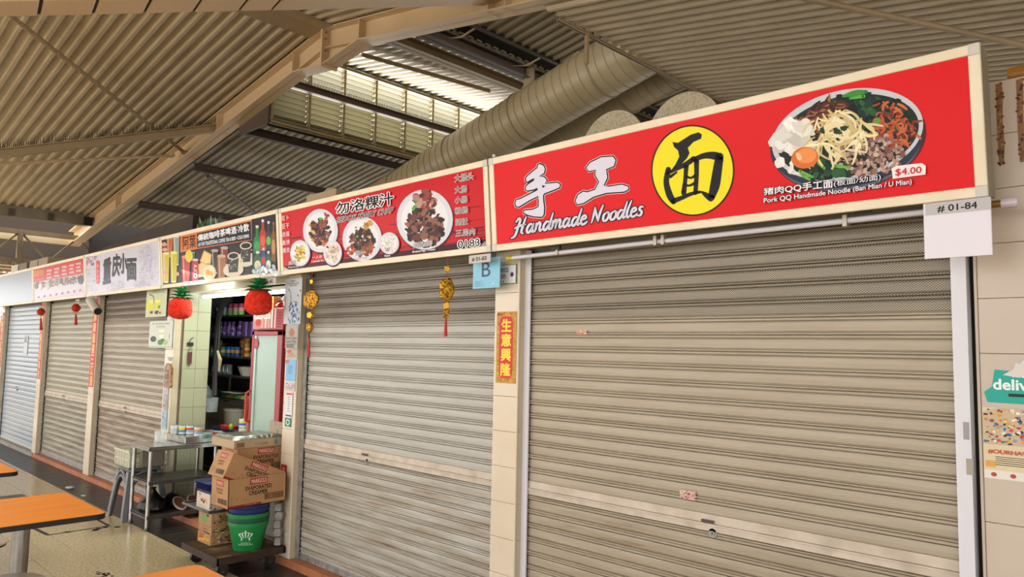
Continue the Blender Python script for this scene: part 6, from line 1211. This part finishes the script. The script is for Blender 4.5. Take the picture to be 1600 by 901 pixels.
part('brand_disc', MB(True).cyl((fx0+.07, fy0+.003, 1.66), (fx0+.07, fy0+.009, 1.66), .05, 24), mat('disc_red', '#a8343c', .4), dr_)
for z in (.55, .80, 1.05, 1.35): part('wire_shelf', MB().box(fx0+.04, fx1-.04, fy0+.08, fy1-.05, z, z+.012), mat('shelf_wire', '#9fb5aa', .4), t)
part('interior_lamp', MB(True).cyl((fx1-.06, fy0+.07, .4), (fx1-.06, fy0+.07, 1.7), .010, 8), mat('lamp_glow', '#f2fff6', .5, emis=5.0), t)
random.seed(11)
for i in range(4):
    for k, (z, h) in enumerate(((.812, .16), (.562, .16), (1.062, .15))):
        x = fx0+.11+i*.10; c_ = random.choice(['#c9c4b0', '#b8573a', '#c9a04a', '#7fae4a', '#8fb5c9', '#c9b9b0']); 
        if k == 2 and i < 2: continue
        solo('fridge_bottle', MB(True).lathe([(.03, 0), (.034, .01), (.034, h*.6), (.015, h*.8), (.015, h), (0, h)], (x, fy0+.16, z), 12), mat('fb'+c_, c_, .4), ['leftmost', 'second', 'third', 'rightmost'][i]+' bottle on the '+['middle', 'lower', 'upper'][k]+' shelf inside the red fridge', 'bottle', 'bottles inside the fridge')
q = aty(404+2, 484, .45); solo('yellow_box', MB().box(-6.42, -6.30, .36, .44, 1.982, 2.10), mat('yellow_card', '#c98f3c', .6), 'orange-yellow box on top of the red fridge', 'box', bev=.003)
t = thing('flower_figure', 'small red and white flower figurine on top of the fridge', 'figurine', (-6.2, .42, 1.982)); part('flower_base', MB(True).lathe([(.06, 0), (.075, .03), (.05, .06), (0, .065)], (-6.2, .42, 1.982), 14, True, lambda j, z: 1+.2*math.sin(j*3)), redp, t); part('blossom', MB(True).lathe([(.02, .06), (.04, .09), (.02, .12), (0, .125)], (-6.19, .42, 1.982), 12), mat('blossom_white', '#cfb5b0', .5), t)
part('blue_post', MB().box(-6.30, -6.27, .40, .43, 1.982, 2.06), bluep, t)
m = MB(True).tube([(-6.66, .36, 1.16), (-6.70, .36, 1.10), (-6.72, .36, .95), (-6.70, .36, .88), (-6.66, .36, .95), (-6.645, .36, 1.08)], .016, 8, True); solo('red_strainer', m, mat('strainer_red', '#c0402c', .5), 'red looped plastic handle hanging beside the fridge door', 'utensil')
m = MB(True).tube([(-6.68, .36, .92), (-6.66, .37, .82), (-6.69, .36, .745)], [.02, .035, .05], 8); solo('brown_cloth', m, mat('cloth_brown', '#9a7d5a', .9, bump=.5, scale=30), 'brown cloth bunched beside the fridge door', 'cloth')
solo('leaning_papers', MB().box(-5.93, -5.72, .18, .2, .74, 1.0), mat('paper_pack', '#a99a84', .7, col2='#3c5a50', scale=11, lo=.55, hi=.6), 'stack of printed packets right of the fridge foot', 'packets')
solo('side_cupboard', MB().box(-5.98, -5.24, .15, .9, .053, .735), mat('cupboard_grey', '#6a645c', .6), 'low grey cupboard between the fridge and right wall', 'cupboard', bev=.01)
# ---- hanging decorations
def pineapple(x, y, ztop, label):
    R = .098; H = .205; z0 = ztop-.055-H; t = thing('paper_pineapple', label, 'decoration', (x, y, z0), 'paper pineapples over the drinks stall')
    m = MB(True); n = 56; rings = []; K = 22
    for i in range(K+1):
        u = i/K; zz = z0+H*u; rr = R*(max(0, 1-abs(2*u-1)**3.2))**.5*(1.0 if u < .5 else .97)+.004
        rings.append([(x+rr*(1+.035*(1 if (j+i) % 2 else -1))*math.cos(2*math.pi*j/n), y+rr*(1+.035*(1 if (j+i) % 2 else -1))*math.sin(2*math.pi*j/n), zz) for j in range(n)])
    m = MB(); m.ring(rings, True, True); part('honeycomb_body', m, mat('red_tissue', '#ea3a1a', .7, col2='#cf2414', scale=40, lo=.4, hi=.6), t)
    lf = MB(); random.seed(4)
    for tier, (zc, r0, l, nn, dr) in enumerate(((z0+H-.008, .05, .085, 13, -.05), (z0+H+.012, .04, .085, 12, .1), (z0+H+.03, .03, .075, 10, .35), (z0+H+.045, .02, .06, 8, .7))):
        for k in range(nn):
            a = 2*math.pi*(k+tier*.5)/nn; d = Vector((math.cos(a), math.sin(a), 0)); s_ = Vector((-d.y, d.x, 0)); c0 = Vector((x, y, zc)); up = Vector((0, 0, 1))
            tip = c0+d*(r0+l*.75)+up*l*dr; mid = c0+d*(r0+l*.35)+up*(l*dr*.6+.012)
            lf.color(random.choice(['#147a3c', '#0f6a34', '#1c8a48'])); lf.add([c0+d*r0*.2-s_*.012, c0+d*r0*.2+s_*.012, mid+s_*.017, tip, mid-s_*.017, c0+d*r0*.4-up*.006, mid-up*.01], [(0, 1, 2, 3, 4), (0, 5, 1), (1, 5, 6, 2), (2, 6, 3), (3, 6, 4), (4, 6, 5, 0)])
    part('leaf_crown', lf, attr_mat('tissue_green', .7), t)
    part('hanging_string', MB(True).cyl((x, y, z0+H+.04), (x, y, 2.20), .0015, 6), mat('string_red', '#8a1c1c', .6), t); return t
q = aty(282.5, 470, -.25); pineapple(q.x, -.25, aty(282.5, 455, -.25).z, 'smaller-looking paper pineapple left of the lit lamp')
q = aty(404.5, 460, -.25); pineapple(q.x, -.25, aty(404, 441, -.25).z, 'larger-looking paper pineapple hanging in front of the fridge')
gold = mat('gold_foil', '#c9961c', .3, .55, col2='#6a3a12', scale=70, lo=.45, hi=.6, bump=.8); gold2 = mat('gold_plain', '#c99a22', .3, .5); cord = mat('red_cord', '#b5261c', .6)
def charm(px, ys, yaw, label, y_=-.212, s=1.0, wide=1.0):
    P_ = lambda py: aty(px, py, y_); c = P_(ys[1]); x = c.x
    t = thing('gold_charm', label, 'decoration', tuple(P_(ys[-1])), 'gold charms hanging on the grey shutter')
    def disc(name, zc, r, h, th, m, wob=.0):
        mb = MB(True); mb.M = Matrix.Translation((x, y_, zc)) @ Matrix.Rotation(yaw, 4, 'Z'); n = 28; out = []
        for k in range(n):
            a = 2*math.pi*k/n; rr = 1+wob*math.cos(5*a); out.append((r*rr*math.cos(a), h*rr*math.sin(a)))
        mb.ring([[(p_*.8, -th, q_*.8) for p_, q_ in out], [(p_, -th*.4, q_) for p_, q_ in out], [(p_, th*.4, q_) for p_, q_ in out], [(p_*.8, th, q_*.8) for p_, q_ in out]]); part(name, mb, m, t)
    part('cord', MB(True).cyl((x, y_, 2.183), (x, y_, P_(ys[4]).z), .002, 6), cord, t)
    disc('knot', P_(ys[5]).z, .018, .018, .006, gold2, .25); disc('main_charm', c.z, .072*wide, .068, .015, gold, .06); disc('bead', P_(ys[2]).z, .03*wide, .026, .012, gold2, .12); disc('ingot', P_(ys[3]).z, .032*wide, .032, .014, gold, .1)
    part('tassel', MB(True).cyl((x, y_, P_(ys[4]).z), (x, y_, P_(ys[6]).z), .006, 8, .011), cord, t)
charm(486, (428, 468, 492, 511, 528, 440, 558), .25, 'gold fish-shaped charm with red tassel at the left shutter edge')
charm(698, (405, 452, 478, 489, 498, 420, 525), 1.0, 'narrow gold charm with red tassel near the light blue poster', s=.9, wide=.62)
def lantern(px, ys, label, y_=-.22):
    P_ = lambda py: aty(px, py, y_); c = P_(ys[1]); t = thing('red_ornament', label, 'decoration', tuple(P_(ys[3])), 'small red ornaments on the far shutters')
    part('cord', MB(True).cyl((c.x, y_, P_(ys[0]).z), (c.x, y_, P_(ys[2]).z), .003, 6), cord, t)
    part('lantern', MB(True).lathe([(.015, -.045), (.04, -.03), (.052, 0), (.04, .03), (.015, .045)], c, 16, True, lambda j, z: 1+.08*(j % 2)), redp, t); part('gold_band', MB(True).lathe([(.03, -.052), (.034, -.042), (.02, -.04)], c, 14), gold2, t); part('gold_band', MB(True).lathe([(.02, .04), (.034, .044), (.02, .054)], c, 14), gold2, t)
    part('tassel', MB(True).cyl(P_(ys[2]), P_(ys[3]), .01, 8, .02), cord, t)
lantern(118.5, (466, 481, 491, 507), 'small red ornament with tassel in front of the dirty cream shutter')
lantern(64, (472, 487, 497, 515), 'small red ornament overlapping the banner beside the white shutter')
# spotlight
a, b = aty(142, 470, -.27), aty(153, 486, -.27); t = thing('spotlight', 'white cylindrical spotlight under the calligraphy sign', 'light', tuple(a))
part('can_body', MB(True).cyl(a+(a-b)*.12, b, .048, 20), mat('spot_white', '#b9b2a4', .4), t, bev=.003); part('lens_ring', MB(True).cyl(b, b+(b-a)*.04, .04, 20), blackp, t)
part('mount', MB().box(a.x-.02, a.x+.02, -.28, -.22, a.z+.01, 2.18), whitep, t)
# conduit light under the noodle sign
t = thing('conduit_lamp', 'long slim white lamp tube under the noodle sign', 'light', (-1.7, -.13, 2.15))
part('tube', MB(True).cyl((-2.76, -.13, 2.150), (-.66, -.13, 2.166), .0115, 12), mat('tube_off', '#cfcbd0', .3), t)
part('end_fitting', MB(True).cyl((-2.80, -.13, 2.150), (-2.76, -.13, 2.150), .0135, 12), mat('brass_yellow', '#c9b01c', .4), t); part('end_fitting', MB(True).cyl((-.66, -.13, 2.166), (-.50, -.13, 2.167), .0125, 12), mat('brass', '#8a6a2a', .35, .5), t); part('glass_tip', MB(True).cyl((-.50, -.13, 2.167), (-.455, -.13, 2.1675), .017, 12), mat('glass_tip', '#c9b9c4', .15), t)
for x in (-2.43, -1.84, -1.80, -1.0): part('bracket', MB().box(x-.008, x+.008, -.148, -.112, 2.14, 2.185), mat('bracket', '#a39a8a', .4, .5), t)
# wooden plaque and small latches
q = aty(262, 605, -.12); t = thing('wooden_plaque', 'brown carved wooden plaque hanging in a clear bag', 'plaque', tuple(q)); part('board', MB().ring([[(q.x+dx, y, q.z+dz) for dx, dz in ((-.085, .01), (-.07, 0), (.07, 0), (.085, .01), (.08, .20), (.05, .235), (-.05, .235), (-.085, .20))] for y in (-.13, -.105)]), mat('carved_wood', '#7d4f26', .35, col2='#b08a4a', scale=30, lo=.5, hi=.65), t, bev=.004)
part('picture', MB().box(q.x-.045, q.x+.02, -.133, -.129, q.z+.04, q.z+.17), mat('plaque_red', '#6a241c', .4, col2='#b5a08a', scale=40, lo=.5, hi=.6), t); part('plastic_knot', MB(True).lathe([(.02, 0), (.012, .02), (.03, .06), (0, .065)], (q.x+.02, -.118, q.z+.235), 8), mat('clear_film2', '#c9c4bc', .2), t)
for i, (px, py) in enumerate(((530, 412), (868, 388), (1348, 331))):
    q = aty(px, py, -.16); solo('sign_latch', MB().box(q.x-.03, q.x+.03, -.165, -.150, q.z-.004, 2.186), blackp, ['small black latch under the Bedok Kway Chap sign', 'small black latch under the left half of noodle sign', 'small black latch under the noodle bowl picture'][i], 'latch', 'latches under the signs')
q = aty(487, 300, -.2)
# far stall beyond the white shutter
solo('far_stall_glow', MB().box(-16.2, -14.72, .2, .25, .2, 2.1), mat('far_stall', '#8a5a3a', .6, col2='#c9b08a', scale=4), 'colourful far stall front past the last pillar', 'stall')
tubelamp('fluorescent_lamp', 'lit lamp of the far stall past the white shutter', -16.4, -14.8, .0, 2.08, tube_m, 'stall lamps')
# ---- hall lamps above the tables, out of frame
def batten(x0, x1, y, z, label, power):
    t = thing('batten_lamp', label, 'light', ((x0+x1)/2, y, z), 'hall batten lamps')
    part('tube', MB(True).cyl((x0+.03, y, z-.02), (x1-.03, y, z-.02), .014, 12), mat('hall_tube', '#fffaf0', .5, emis=7.0), t); part('housing', MB().box(x0, x1, y-.04, y+.04, z, z+.04), whitep, t, bev=.004)
    for x in (x0+.2, x1-.2): part('hanging_rod', MB(True).cyl((x, y, z+.04), (x, y, roofz(x)+.03), .005, 6), dullsteel, t)
    a_ = area('batten_glow', ((x0+x1)/2, y, z-.045), ((x0+x1)/2, y+.01, 0), x1-x0, .08, power, (1, .97, .9)); return t
batten(-8.15, -6.6, -3.5, 2.80, 'low hung batten lamp over the far tables', 18)
batten(-5.6, -4.1, -2.95, 3.55, 'batten lamp over the middle table', 22)
batten(-3.4, -1.9, -3.1, 3.55, 'batten lamp over the closest table', 15)
batten(-11.6, -10.1, -3.3, 3.5, 'batten lamp beyond the farthest table', 18)
